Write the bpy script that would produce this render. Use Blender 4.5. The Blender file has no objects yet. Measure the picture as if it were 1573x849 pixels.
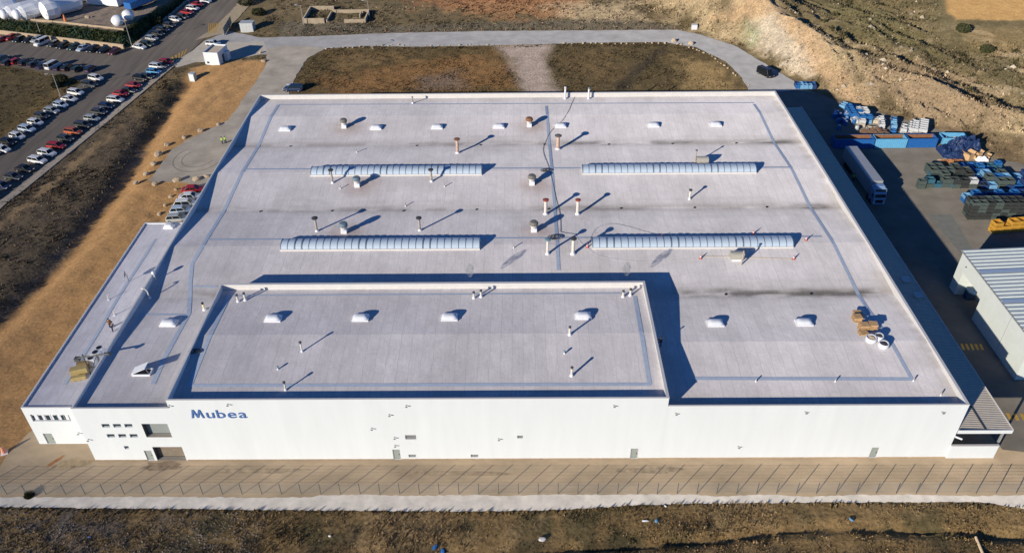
import bpy, bmesh, math, random
import numpy as np
from mathutils import Vector, Matrix
random.seed(7); rng = np.random.default_rng(7)
S = bpy.context.scene
C = S.collection
# ------------------------------------------------------------ camera
FOC, PITCH, YAW, ROLL, CX, CY, CZ = 1241.342, 0.6429, -0.0097, -0.0114, 58.0186, -73.3245, 86.0
def _cam():
    cp, sp = math.cos(PITCH), math.sin(PITCH)
    f = np.array([math.sin(YAW)*cp, math.cos(YAW)*cp, -sp]); r = np.array([math.cos(YAW), -math.sin(YAW), 0.])
    u = np.cross(r, f); c, s = math.cos(ROLL), math.sin(ROLL)
    return r*c+u*s, u*c-r*s, f
CR, CU, CF = _cam(); CP = np.array([CX, CY, CZ])
cd = bpy.data.cameras.new('camera'); cam = bpy.data.objects.new('camera', cd); C.objects.link(cam)
cd.sensor_width = 36; cd.lens = 36*FOC/1573; cd.clip_start = 1; cd.clip_end = 6000
cam.matrix_world = Matrix(((CR[0], CU[0], -CF[0], CX), (CR[1], CU[1], -CF[1], CY), (CR[2], CU[2], -CF[2], CZ), (0, 0, 0, 1)))
S.camera = cam
# ------------------------------------------------------------ light
AZ, EL = math.radians(42.3), math.radians(17.7)
w = bpy.data.worlds.new('World'); S.world = w; w.use_nodes = True
nt = w.node_tree; bg = nt.nodes['Background']; sk = nt.nodes.new('ShaderNodeTexSky')
sk.sky_type = 'NISHITA'; sk.sun_disc = False; sk.sun_elevation = EL; sk.sun_rotation = AZ+math.pi; sk.air_density = 1.0; sk.dust_density = 0.0; sk.ozone_density = 10.0
nt.links.new(sk.outputs[0], bg.inputs[0]); bg.inputs[1].default_value = 0.095
sl = bpy.data.lights.new('sun', 'SUN'); sl.energy = 5.0; sl.angle = math.radians(0.5); sl.color = (1, 0.90, 0.73)
so = bpy.data.objects.new('sun', sl); C.objects.link(so)
so.rotation_euler = Vector((math.sin(AZ)*math.cos(EL), math.cos(AZ)*math.cos(EL), -math.sin(EL))).to_track_quat('-Z', 'Y').to_euler()
S.view_settings.view_transform = 'Standard'; S.view_settings.look = 'None'; S.view_settings.gamma = 1; S.view_settings.exposure = 0.05
# ------------------------------------------------------------ helpers
def P(px, py, z=0.):          # point of the photograph -> point of the place on the level z
    d = CF+CR*(px-786.5)/FOC-CU*(py-424.5)/FOC
    t = (z-CZ)/d[2]; return Vector(CP+d*t)
def PY(px, py, y=0.):         # ... on the upright plane y
    d = CF+CR*(px-786.5)/FOC-CU*(py-424.5)/FOC
    t = (y-CY)/d[1]; return Vector(CP+d*t)
def tag(o, label=None, cat=None, group=None, kind=None):
    if label: o['label'] = label
    if cat: o['category'] = cat
    if group: o['group'] = group
    if kind: o['kind'] = kind
    return o
def thing(name, label, cat, loc=(0, 0, 0), rz=0, group=None):
    o = bpy.data.objects.new(name, None); C.objects.link(o); o.empty_display_size = .2
    o.location = loc; o.rotation_euler = (0, 0, rz); return tag(o, label, cat, group)
def link(name, me, mat=None, parent=None, loc=None):
    if mat is not None and not me.materials: me.materials.append(mat)
    o = bpy.data.objects.new(name, me); C.objects.link(o)
    if parent is not None: o.parent = parent
    if loc is not None: o.location = loc
    return o
class MB:
    def __init__(s): s.v = []; s.f = []
    def poly(s, pts): n = len(s.v); s.v += [tuple(p) for p in pts]; s.f.append(tuple(range(n, n+len(pts))))
    def box(s, x0, x1, y0, y1, z0, z1, M=None):
        n = len(s.v); p = [(x, y, z) for z in (z0, z1) for (x, y) in ((x0, y0), (x1, y0), (x1, y1), (x0, y1))]
        if M is not None: p = [tuple(M @ Vector(q)) for q in p]
        s.v += p; s.f += [tuple(n+i for i in q) for q in ((3, 2, 1, 0), (4, 5, 6, 7), (0, 1, 5, 4), (1, 2, 6, 5), (2, 3, 7, 6), (3, 0, 4, 7))]; return s
    def lathe(s, prof, seg=12, c=(0, 0), cap=True):
        n = len(s.v)
        for r, z in prof:
            for i in range(seg):
                a = 2*math.pi*i/seg; s.v.append((c[0]+r*math.cos(a), c[1]+r*math.sin(a), z))
        for k in range(len(prof)-1):
            for i in range(seg):
                j = (i+1) % seg; s.f.append((n+k*seg+i, n+k*seg+j, n+(k+1)*seg+j, n+(k+1)*seg+i))
        if cap:
            s.f.append(tuple(n+i for i in reversed(range(seg)))); m = n+(len(prof)-1)*seg; s.f.append(tuple(m+i for i in range(seg)))
        return s
    def tube(s, pts, r, seg=6):
        pts = [Vector(p) for p in pts]; n = len(s.v); L = len(pts)
        for i, p in enumerate(pts):
            t = (pts[min(i+1, L-1)]-pts[max(i-1, 0)]).normalized()
            a = t.cross(Vector((0, 0, 1))) if abs(t.z) < .95 else t.cross(Vector((1, 0, 0)))
            a.normalize(); b = t.cross(a)
            for k in range(seg):
                an = 2*math.pi*k/seg; rr = r[i] if isinstance(r, (list, tuple)) else r
                s.v.append(tuple(p+a*math.cos(an)*rr+b*math.sin(an)*rr))
        for i in range(L-1):
            for k in range(seg):
                j = (k+1) % seg; s.f.append((n+i*seg+k, n+(i+1)*seg+k, n+(i+1)*seg+j, n+i*seg+j))
        s.f.append(tuple(n+k for k in range(seg))); m = n+(L-1)*seg; s.f.append(tuple(m+k for k in reversed(range(seg))))
        return s
    def prism(s, pts, z0, z1):
        n = len(s.v); k = len(pts); s.v += [(p[0], p[1], z0) for p in pts]+[(p[0], p[1], z1) for p in pts]
        s.f.append(tuple(n+i for i in reversed(range(k)))); s.f.append(tuple(n+k+i for i in range(k)))
        for i in range(k): j = (i+1) % k; s.f.append((n+i, n+j, n+k+j, n+k+i))
        return s
    def mesh(s, name, smooth=False):
        me = bpy.data.meshes.new(name); me.from_pydata(s.v, [], s.f)
        if smooth: me.polygons.foreach_set('use_smooth', [True]*len(me.polygons))
        me.update(); return me
    def build(s, name, mat, parent=None, loc=None, smooth=False): return link(name, s.mesh(name, smooth), mat, parent, loc)
def copy_tree(o, loc, rz=None, label=None, group=None, parent=None):
    c = o.copy(); C.objects.link(c)
    if parent is None:
        c.location = loc
        if rz is not None: c.rotation_euler = (0, 0, rz)
        if label: c['label'] = label
        if group: c['group'] = group
    else: c.parent = parent
    for ch in list(o.children): copy_tree(ch, None, parent=c)
    return c
ORD = ['', 'first', 'second', 'third', 'fourth', 'fifth', 'sixth', 'seventh', 'eighth', 'ninth', 'tenth', 'eleventh', 'twelfth', 'thirteenth', 'fourteenth', 'fifteenth', 'sixteenth', 'seventeenth', 'eighteenth', 'nineteenth', 'twentieth', 'twenty-first', 'twenty-second', 'twenty-third', 'twenty-fourth']
# ------------------------------------------------------------ materials
_M = {}
def mat(name, col, rough=.8, var=.12, scale=1.5, bump=0., metal=0., streak=None, coat=0.):
    if name in _M: return _M[name]
    m = bpy.data.materials.new(name); m.use_nodes = True; t = m.node_tree; b = t.nodes['Principled BSDF']
    b.inputs['Roughness'].default_value = rough; b.inputs['Metallic'].default_value = metal
    if rough >= .9: b.inputs['Diffuse Roughness'].default_value = 1.0
    if coat: b.inputs['Coat Weight'].default_value = coat
    tc = t.nodes.new('ShaderNodeTexCoord'); mp = t.nodes.new('ShaderNodeMapping'); n = t.nodes.new('ShaderNodeTexNoise')
    if streak: mp.inputs['Scale'].default_value = streak
    n.inputs['Scale'].default_value = scale; n.inputs['Detail'].default_value = 6; n.inputs['Roughness'].default_value = .65
    t.links.new(tc.outputs['Object'], mp.inputs[0]); t.links.new(mp.outputs[0], n.inputs[0])
    mr = t.nodes.new('ShaderNodeMapRange'); mr.inputs[1].default_value = .3; mr.inputs[2].default_value = .7
    mr.inputs[3].default_value = 1-var; mr.inputs[4].default_value = 1+var; t.links.new(n.outputs[0], mr.inputs[0])
    mx = t.nodes.new('ShaderNodeMix'); mx.data_type = 'RGBA'; mx.blend_type = 'MULTIPLY'; mx.inputs[0].default_value = 1
    mx.inputs[6].default_value = (*col, 1); t.links.new(mr.outputs[0], mx.inputs[7]); t.links.new(mx.outputs[2], b.inputs['Base Color'])
    if bump:
        bp = t.nodes.new('ShaderNodeBump'); bp.inputs['Strength'].default_value = bump; bp.inputs['Distance'].default_value = .1
        t.links.new(n.outputs[0], bp.inputs['Height']); t.links.new(bp.outputs[0], b.inputs['Normal'])
    _M[name] = m; return m
def paint(name, col, rough=.35): return mat(name, col, rough, .06, 3, coat=.4)
def ground_mat(name, layers, bump=.4, bscale=2., rough=.95):
    """base colour attribute multiplied by several noises: layers = [(scale, lo, hi, detail, stretch)]"""
    m = bpy.data.materials.new(name); m.use_nodes = True; t = m.node_tree; b = t.nodes['Principled BSDF']; b.inputs['Roughness'].default_value = rough; b.inputs['Diffuse Roughness'].default_value = 1.0
    b.inputs['Specular IOR Level'].default_value = .2
    at = t.nodes.new('ShaderNodeVertexColor'); at.layer_name = 'Col'; tc = t.nodes.new('ShaderNodeTexCoord'); cur = at.outputs[0]
    for sc, lo, hi, det, st in layers:
        mp = t.nodes.new('ShaderNodeMapping'); mp.inputs['Scale'].default_value = st[:3]
        if len(st) > 3: mp.inputs['Rotation'].default_value = (0, 0, math.radians(st[3]))
        n = t.nodes.new('ShaderNodeTexNoise'); n.inputs['Scale'].default_value = sc; n.inputs['Detail'].default_value = det; n.inputs['Roughness'].default_value = .7
        t.links.new(tc.outputs['Object'], mp.inputs[0]); t.links.new(mp.outputs[0], n.inputs[0])
        mr = t.nodes.new('ShaderNodeMapRange'); mr.inputs[1].default_value = .33; mr.inputs[2].default_value = .67; mr.inputs[3].default_value = lo; mr.inputs[4].default_value = hi
        t.links.new(n.outputs[0], mr.inputs[0]); mx = t.nodes.new('ShaderNodeMix'); mx.data_type = 'RGBA'; mx.blend_type = 'MULTIPLY'; mx.inputs[0].default_value = 1
        t.links.new(cur, mx.inputs[6]); t.links.new(mr.outputs[0], mx.inputs[7]); cur = mx.outputs[2]
    t.links.new(cur, b.inputs['Base Color'])
    n = t.nodes.new('ShaderNodeTexNoise'); n.inputs['Scale'].default_value = bscale; n.inputs['Detail'].default_value = 8; t.links.new(tc.outputs['Object'], n.inputs[0])
    bp = t.nodes.new('ShaderNodeBump'); bp.inputs['Strength'].default_value = bump; bp.inputs['Distance'].default_value = .25
    t.links.new(n.outputs[0], bp.inputs['Height']); t.links.new(bp.outputs[0], b.inputs['Normal'])
    _M[name] = m; return m
WHITE = mat('white_render', (.71, .75, .79), .7, .035, .5, streak=(1, 1, .12))
CREAM = mat('cream_coping', (.68, .66, .65), .6, .05, 1)
WPLAST = mat('white_plastic', (.76, .78, .84), .35, .04, 2)
CLEAR = mat('sky_tinted_polycarbonate', (.50, .60, .72), .25, .05, 1)  # white panes; the sky's blue reflection is put into the base colour
STRIP = mat('walkway_membrane', (.48, .56, .68), .6, .1, 2)
DOORG = mat('grey_door', (.30, .34, .32), .5, .05, 2)
GLASS = mat('dark_glass', (.03, .05, .07), .12, .1, 1)
BLACK = mat('black', (.015, .015, .017), .5, .1, 2)
RUST = mat('rusty_metal', (.26, .12, .06), .8, .35, 4)
GALV = mat('galvanised', (.45, .46, .47), .45, .12, 3, metal=.4)
DARKM = mat('dark_metal', (.07, .07, .075), .6, .2, 3)
STONE = mat('pale_stone', (.52, .42, .30), .9, .2, 3, .4)
WOOD = mat('pallet_wood', (.55, .36, .19), .8, .25, 5)
CONC = mat('concrete', (.42, .37, .30), .9, .12, .8, .2)
WALLC = mat('cream_wall', (.60, .47, .32), .9, .1, 1)
BLUEC = mat('blue_steel', (.02, .13, .42), .5, .15, 2)
LBLUE = mat('light_blue_steel', (.14, .42, .68), .5, .12, 2)
# ------------------------------------------------------------ numpy tools
def fbm(x, y, sc, seed=0, octv=4):
    out = np.zeros_like(x, dtype=float); amp = 1.; tot = 0
    r = np.random.default_rng(seed); T = r.random((256, 256))
    for o in range(octv):
        u = x/sc+17.3*o; v = y/sc+5.1*o; iu = np.floor(u).astype(int); iv = np.floor(v).astype(int); fu = u-iu; fv = v-iv
        fu = fu*fu*(3-2*fu); fv = fv*fv*(3-2*fv)
        a = T[iu % 256, iv % 256]; b_ = T[(iu+1) % 256, iv % 256]; c = T[iu % 256, (iv+1) % 256]; d = T[(iu+1) % 256, (iv+1) % 256]
        out += amp*((a*(1-fu)+b_*fu)*(1-fv)+(c*(1-fu)+d*fu)*fv); tot += amp; amp *= .5; sc *= .5
    return out/tot-.5
def sdist(x, y, poly):        # signed distance, positive inside
    ins = np.zeros(x.shape, bool); dm = np.full(x.shape, 1e9); n = len(poly)
    for i in range(n):
        x0, y0 = poly[i][0], poly[i][1]; x1, y1 = poly[(i+1) % n][0], poly[(i+1) % n][1]
        if y0 != y1:
            c = ((y0 > y) != (y1 > y)) & (x < (x1-x0)*(y-y0)/(y1-y0)+x0); ins ^= c
        dx, dy = x1-x0, y1-y0; t = np.clip(((x-x0)*dx+(y-y0)*dy)/(dx*dx+dy*dy+1e-9), 0, 1)
        dm = np.minimum(dm, np.hypot(x-x0-t*dx, y-y0-t*dy))
    return np.where(ins, dm, -dm)
def ldist(x, y, line):
    dm = np.full(x.shape, 1e9); side = np.zeros(x.shape)
    for (x0, y0), (x1, y1) in zip(line[:-1], line[1:]):
        dx, dy = x1-x0, y1-y0; t = np.clip(((x-x0)*dx+(y-y0)*dy)/(dx*dx+dy*dy), 0, 1); d = np.hypot(x-x0-t*dx, y-y0-t*dy)
        s = np.sign((x-x0)*dy-(y-y0)*dx); m = d < dm-1e-6; dm = np.where(m, d, dm); side = np.where(m, -s, side)
    return dm*side
def sm(v): v = np.clip(v, 0, 1); return v*v*(3-2*v)
def W(pts, z=0.): return [(P(a, b, z).x, P(a, b, z).y) for a, b in pts]
# ------------------------------------------------------------ the lie of the land
ASPH = W([(-60, 366), (0, 310), (25, 292), (159, 184), (262, 99), (285, 86), (318, 56), (345, 31), (395, -12), (460, -60), (370, -60), (300, -8), (240, 42), (205, 73), (192, 77), (100, 65), (0, 53), (-150, 33), (-150, 75), (0, 99), (51, 108), (108, 118), (127, 126), (94, 148), (29, 193), (0, 213), (-60, 260)])
LOOP = W([(300, 78), (314, 63), (352, 48), (400, 58), (480, 56), (600, 51), (750, 48), (900, 47), (1040, 46), (1075, 53), (1130, 71), (1170, 95), (1215, 122), (1238, 137), (1195, 141), (1150, 139), (1140, 120), (1115, 95), (1070, 73), (1020, 65), (900, 66), (760, 70), (640, 72), (560, 71), (500, 75), (472, 90), (455, 115), (440, 150), (418, 150), (410, 84), (300, 82)])
YARD = W([(228, 279), (240, 262), (262, 232), (285, 216), (325, 197), (350, 185), (375, 150), (398, 118), (410, 95), (408, 75), (440, 70), (500, 74), (472, 90), (455, 115), (438, 160), (420, 200), (340, 292), (275, 280)])
DRIVE = W([(262, 99), (296, 78), (314, 63), (330, 66), (405, 64), (412, 80), (400, 84), (340, 95), (300, 96), (272, 104)])
FORE = W([(-90, 764), (-90, 732), (0, 716), (10, 699), (28, 681), (44, 664), (58, 655), (200, 640), (1500, 640), (1540, 690), (1640, 700), (1640, 770)])
WSTRIP_T = [(-90, 763), (100, 763), (230, 762), (400, 764), (480, 763), (490, 760), (560, 759), (620, 761), (700, 760), (730, 759), (760, 761), (860, 759), (980, 759), (1070, 759), (1100, 762), (1180, 759), (1240, 762), (1300, 760), (1380, 759), (1450, 760), (1490, 761), (1560, 760), (1640, 760)]
WSTRIP_B = [(1640, 792), (1573, 781), (1548, 777), (1520, 772), (1490, 770), (1400, 771), (1250, 771), (1180, 772), (1060, 773), (980, 775), (900, 780), (840, 783), (740, 785), (560, 784), (420, 783), (300, 781), (150, 780), (60, 779), (-90, 776)]
WSTRIP = W(WSTRIP_T+WSTRIP_B)
RYARD = W([(1195, 137.5), (1240, 137), (1280, 153), (1351, 172), (1438, 198), (1486, 212), (1524, 242), (1573, 252), (1800, 300), (1900, 780), (1535, 765), (1528, 700), (1440, 700), (1190, 150)])
PATH = W([(768, 72), (850, 67), (838, 92), (846, 118), (862, 150), (803, 150), (798, 120), (785, 95)])
TRACK = W([(300, 62), (330, 42), (350, 22), (390, -20), (408, -20), (375, 18), (352, 42), (352, 50)])
HILLBASE = W([(760, -140), (900, -40), (985, 15), (1060, 45), (1110, 62), (1160, 85), (1215, 118), (1262, 140), (1310, 158), (1360, 172), (1440, 196), (1490, 208), (1530, 238), (1580, 248), (1800, 296), (2200, 330)])
FIELDP = W([(1440, -60), (1800, -60), (1800, 36), (1462, 34)], 9.)
LOT = W([(-200, 8), (0, 30), (95, 38), (184, 49), (228, 22), (262, 0), (320, -50), (200, -150), (-300, -100)], 2.6)
DITCH = W([(-80, 560), (0, 493), (30, 460), (85, 405), (110, 378), (160, 312), (200, 265), (222, 222), (245, 190), (262, 160), (290, 125)])
def height(x, y):
    x = np.asarray(x, float); y = np.asarray(y, float)
    d = ldist(x, y, HILLBASE)
    prof = np.interp(x, [60, 95, 115, 135, 150, 200, 300], [1, 5, 11, 9, 4.5, 3, 3])
    z = np.where(d > 0, prof*sm(d/14)+np.clip(d-14, 0, 150)*.055-1.6*sm((d-14)/7)-np.abs(fbm(x*1.3, y*.25+x*.4, 4, 8))*3.5*sm(d/4)*(1-sm((d-11)/4)), 0)
    z = z+np.where(d > 2, fbm(x, y, 22, 3)*6*sm((d-2)/20)*(1-sm(sdist(x, y, FIELDP)/8+.5))+(fbm(x+y*.6, y*.5-x*.3, 6, 5)*3.4-np.abs(fbm(x+y*.7, y*.45-x*.25, 9, 6))*5)*sm((d-2)/9)*(1-sm(sdist(x, y, FIELDP)/6+.5)), 0)
    z = z+np.where((y > 150) & (x < 110) & (x > -30), 1.0*sm((y-150)/30)*sm((x+30)/20)*(1-sm((x-90)/20)), 0)
    dl = sdist(x, y, LOT); z = np.where(dl > -4.5, np.maximum(z, 2.6*np.clip(1+dl/4.2, 0, 1)), z)
    dd = np.abs(ldist(x, y, DITCH)); dd = np.where(y > 135, dd+9, dd)
    z = z-1.6*np.exp(-(dd/3.0)**2)
    # foreground trench
    z = z-.7*np.exp(-((y-np.interp(x, [-20, 20, 60, 80, 95, 105, 135], [-15.6, -15.5, -14.6, -13.2, -11.2, -11.4, -14]))/.6)**2)*sm((x-30)/10)
    return z
PAVED = [ASPH, LOOP, YARD, DRIVE, FORE, WSTRIP, RYARD, TRACK]
BLD = [(-9.5, 3), (-9.5, 49), (0, 49), (0, 97), (124, 101), (124, 0), (0, 0)]
def pavedist(x, y):
    m = sdist(x, y, BLD)
    for p in PAVED: m = np.maximum(m, sdist(x, y, p))
    return m
def ground(x, y):
    x = np.asarray(x, float); y = np.asarray(y, float)
    pd = pavedist(x, y); z = height(x, y)
    f = sm((-pd-.9)/2.5)
    rough = (fbm(x, y, 3.0, 11)*.55+fbm(x, y, 1.2, 12)*.35)*(1-.85*sm(sdist(x, y, PATH)/3+.5))
    return np.where(pd > -.95, -.07, z*f+rough*f-.07*(1-f)), pd
def H(x, y): return float(ground(np.array([x]), np.array([y]))[0][0])
def G(px, py):                # photograph -> the uneven ground
    z = 0.
    for _ in range(25):
        p = P(px, py, z); z += .6*(float(height(np.array([p.x]), np.array([p.y]))[0])-z)
    return Vector((p.x, p.y, H(p.x, p.y)))
def WG(pts): return [(G(a, b).x, G(a, b).y) for a, b in pts]
# ------------------------------------------------------------ ground sheet
def coords(a, b, st, far):
    c = list(np.arange(a, b+st/2, st)); s = st
    lo = []; v = a
    while v > -far: s *= 1.5; v -= s; lo.append(v)
    s = st; hi = []; v = c[-1]
    while v < far: s *= 1.5; v += s; hi.append(v)
    return np.array(lo[::-1]+c+hi)
gx = coords(-125, 240, .75, 2500); gy = coords(-26, 222, .75, 2500)
X, Y = np.meshgrid(gx, gy); gz, pd = ground(X, Y)
near = (X > -160) & (X < 300) & (Y < 300)
def blend(col, c, wgt): return col*(1-wgt[..., None])+np.array(c)*wgt[..., None]
n1 = fbm(X, Y, 14, 21); n2 = fbm(X, Y, 5, 22); n3 = fbm(X, Y, 1.8, 23, 3); n4 = fbm(X*.5+Y*.9, Y*.35-X*.2, 5, 24)
SCRUB = (.125, .095, .052); OLIVE = (.115, .095, .042); SAND = (.42, .245, .108); TAN = (.30, .22, .13); RED = (.30, .15, .075); PALE = (.50, .39, .25); DARK = (.115, .088, .058)
col = np.ones(X.shape+(3,))*np.array(SCRUB)
col = blend(col, TAN, sm((n1*1.2+n2)*2.2+.12)*.75); col = blend(col, OLIVE, sm(n1*-3+n2*2)*.7)
def zone(pts, c, soft=2., jit=3., amt=1., world=False):
    global col
    q = pts if world else WG(pts); s = sdist(X, Y, q)+jit*(n2+n3); col = blend(col, c, sm(s/soft*.5+.5)*amt)
# sandy verge left of the factory, with the ditch and the scrub slope
zone([(-80, 800), (-80, 560), (0, 496), (85, 408), (160, 315), (222, 225), (262, 165), (290, 105), (345, 95), (410, 92), (405, 130), (350, 190), (330, 330), (120, 560), (50, 690), (0, 720)], SAND, 1., 1.2)
zone([(-80, 560), (0, 492), (85, 404), (160, 311), (222, 220), (262, 160), (285, 108), (275, 104), (160, 190), (25, 300), (-60, 372)], DARK, .8, 1.)
zone([(-30, 380), (0, 340), (70, 285), (180, 196), (190, 190), (160, 220), (75, 295), (0, 350)], (.32, .22, .12), 1., 2.5, .75)
zone([(0, 480), (80, 395), (150, 310), (210, 230), (225, 235), (160, 322), (90, 412), (0, 500)], (.12, .11, .10), .8, .6, .6)  # grey shadow line along the ditch, painted into the earth colour
zone([(190, 170), (250, 118), (285, 108), (270, 150), (235, 190)], (.17, .12, .06), 2, 3, .7)
zone([(296, 150), (400, 100), (395, 125), (340, 170), (300, 210)], (.43, .26, .12), 3, 4, .6)
# planted islands behind the factory
zone([(440, 150), (455, 115), (472, 88), (500, 75), (640, 72), (770, 70), (790, 100), (800, 150)], (.10, .073, .034), 1., 1.)
zone([(860, 150), (840, 95), (850, 67), (1020, 66), (1070, 74), (1115, 96), (1150, 140)], (.09, .068, .034), 1., 1.)
zone([(500, 118), (640, 98), (760, 84), (800, 140), (500, 145)], (.24, .13, .055), 5, 12, .7)
zone([(500, 78), (620, 80), (640, 92), (520, 105)], (.19, .125, .06), 3, 6, .6)
zone([(850, 85), (930, 80), (960, 120), (870, 120)], (.15, .10, .05), 4, 8, .5)
zone([(1040, 90), (1110, 98), (1145, 140), (1060, 140)], (.30, .21, .10), 4, 8, .75)
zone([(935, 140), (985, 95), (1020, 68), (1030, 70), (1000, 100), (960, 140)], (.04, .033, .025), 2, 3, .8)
zone([(640, 120), (700, 112), (720, 135), (640, 140)], (.14, .12, .11), 3, 5, .6)
zone(PATH, (.34, .28, .25), 2.5, 2.5, .95, True)
# scrub beyond the loop road
zone([(380, -30), (1000, -30), (1000, 36), (560, 47), (400, 50), (355, 50)], (.12, .095, .055), 3, 3, .7)
zone([(700, -10), (890, -10), (880, 25), (760, 30), (690, 15)], (.34, .18, .09), 4, 10, .75)
zone([(600, -40), (900, -60), (890, 5), (640, 8)], RED, 5, 12, .8)
zone([(840, 8), (960, 2), (990, 32), (880, 36)], PALE, 4, 9, .6)
zone([(430, 33), (600, 40), (900, 30), (1040, 38), (1040, 46), (600, 50), (430, 55)], (.13, .115, .09), 1.5, 2, .7)
# the cut bank and the hillside
hd = ldist(X, Y, HILLBASE); inx = sm((X-75)/12)*(1-sm((X-175)/30))
wb = sm(1-np.abs(hd-11)/13+n2*1.6+n3)*inx; col = blend(col, (.40, .31, .19), wb*.95)
hz = np.where(hd > 12, 1, 0)*sm((hd-12)/10)
col = blend(col, (.15, .12, .065), hz*.9)
col = blend(col, (.42, .33, .22), hz*sm(n4*4.5-.25+n3*1.5)*.8)
col = blend(col, (.085, .075, .04), hz*sm(-n4*5-.3+n2*2)*.8)
zone([(1150, 38), (1190, 22), (1235, 50), (1262, 95), (1250, 120), (1200, 95), (1160, 72)], (.50, .43, .34), 2, 5, .85)
zone([(1140, 45), (1165, 38), (1168, 60), (1150, 75)], (.30, .34, .20), 2, 3, .6)
zone([(1100, 0), (1150, -6), (1235, 35), (1275, 100), (1345, 165), (1315, 160), (1250, 110), (1222, 60), (1190, 28)], (.46, .32, .19), 1.5, 2.5, .8)  # highlight along the bank crest, painted as a lighter streak
zone([(1250, 5), (1330, 3), (1420, 60), (1440, 85), (1300, 60)], (.13, .115, .055), 3, 6, .7)
zone([(1330, 85), (1500, 110), (1560, 180), (1480, 200), (1380, 170), (1310, 120)], (.27, .195, .125), 6, 14, .7)
zone([(1440, 195), (1500, 205), (1573, 215), (1573, 250), (1530, 240), (1490, 212)], (.12, .085, .05), 2, 3, .8)
zone([(1420, -20), (1445, -20), (1465, 35), (1560, 90), (1573, 150), (1530, 120), (1440, 60)], (.10, .085, .045), 3, 6, .7)
zone([(1448, -40), (1700, -40), (1700, 32), (1470, 30), (1455, 20)], (.36, .225, .095), .8, .5)
zone([(1470, 31), (1700, 33), (1700, 40), (1475, 38)], (.11, .09, .05), .6, .8)
zone([(1480, 45), (1573, 45), (1573, 85), (1500, 80)], (.22, .155, .075), 4, 8, .5)
# left field, lot
zone([(60, 690), (95, 684), (130, 690), (90, 720), (60, 725)], (.3, .2, .1), 1, 1, .0)
zone([(-200, 100), (0, 100), (108, 120), (127, 127), (0, 214), (-200, 330)], (.10, .075, .035), 1., 1.2, .9)
zone([(10, 190), (60, 150), (100, 128), (120, 130), (40, 185), (0, 214)], (.19, .13, .055), 3, 6, .7)
lotz = sdist(X, Y, LOT); col = blend(col, (.055, .065, .028), sm((lotz+5.2)/.5)*near); col = blend(col, (.23, .185, .15), sm(lotz/.8)*near)
# foreground
fz = sm((-Y-7)/1.5)*near; col = blend(col, (.24, .16, .072), fz*.85); col = blend(col, (.085, .075, .036), fz*sm(n2*4+n3*3)*.8); col = blend(col, (.34, .235, .12), fz*sm(n1*5+n3*3-.35)*.6)
col = blend(col, (.05, .04, .028), fz*sm((-Y-13+n2*6)/1.5)*.5)
col = blend(col, (.22, .19, .17), fz*sm((20-X)/20)*sm(n3*5+.3)*.7)
col = np.clip(col, .01, .9)
nyy, nxx = X.shape; me = bpy.data.meshes.new('ground'); V = np.stack([X, Y, gz], -1).reshape(-1, 3)
idx = np.arange(nyy*nxx).reshape(nyy, nxx); F = np.stack([idx[:-1, :-1], idx[:-1, 1:], idx[1:, 1:], idx[1:, :-1]], -1).reshape(-1, 4)
me.vertices.add(len(V)); me.vertices.foreach_set('co', V.ravel()); me.loops.add(F.size); me.loops.foreach_set('vertex_index', F.ravel().astype(np.int32))
me.polygons.add(len(F)); me.polygons.foreach_set('loop_start', np.arange(0, F.size, 4, dtype=np.int32)); me.polygons.foreach_set('loop_total', np.full(len(F), 4, np.int32))
me.polygons.foreach_set('use_smooth', np.ones(len(F), bool)); me.update()
ca = me.color_attributes.new('Col', 'FLOAT_COLOR', 'POINT'); alp = np.clip(1-.38*sm((col[..., 0]-.18)/.12)*((X < 2)|(sdist(X, Y, FIELDP) > 0)), 0, 1)    # bare graded earth is smoother than scrub
ca.data.foreach_set('color', np.concatenate([col.reshape(-1, 3), alp.reshape(-1, 1)], 1).astype(np.float32).ravel())
GM = ground_mat('earth_and_scrub', [(.35, .8, 1.22, 5, (1, 1, 1)), (2.2, .6, 1.45, 6, (1, 1, 1)), (.9, .85, 1.15, 4, (.5, 2.2, 1, 35))], .5, 1.6)
_t = GM.node_tree; _at = [n for n in _t.nodes if n.type == 'VERTEX_COLOR'][0]; 
for n in _t.nodes:
    if n.type == 'MIX': _t.links.new(_at.outputs[1], n.inputs[0])
    if n.type == 'BUMP': _m2 = _t.nodes.new('ShaderNodeMath'); _m2.operation = 'MULTIPLY'; _m2.inputs[1].default_value = .6; _t.links.new(_at.outputs[1], _m2.inputs[0]); _t.links.new(_m2.outputs[0], n.inputs[0])
tag(link('ground', me, GM), kind='structure')
# ------------------------------------------------------------ paved sheets
def jag(poly, amp=.25, step=1.5, seed=1):
    r = random.Random(seed); out = []
    for i in range(len(poly)):
        a, b = Vector(poly[i]), Vector(poly[(i+1) % len(poly)]); L = (b-a).length; n = max(1, int(min(L, 200)/step)); t = (b-a)/max(L, 1e-6); nn = Vector((-t.y, t.x))
        for k in range(n): out.append(a+(b-a)*k/n+nn*(r.uniform(-amp, amp) if k else 0))
    return out
def sheet(name, poly, z, m, amp=.2, step=1.5):
    mb = MB(); q = jag(poly, amp, step, len(name)); mb.poly([(p[0], p[1], z) for p in q]); bm = bmesh.new(); me = mb.mesh(name); bm.from_mesh(me)
    bm.normal_update()
    if bm.faces[:][0].normal.z < 0: bmesh.ops.reverse_faces(bm, faces=bm.faces[:])
    bmesh.ops.triangulate(bm, faces=bm.faces[:]); bm.to_mesh(me); bm.free()
    return tag(link(name, me, m), kind='structure')
ASM = mat('asphalt', (.13, .112, .098), .9, .3, .5, .15, streak=(1.6, .12, 1)); CONL = mat('loop_road_concrete', (.315, .315, .33), .9, .2, .25, .1)
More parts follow.
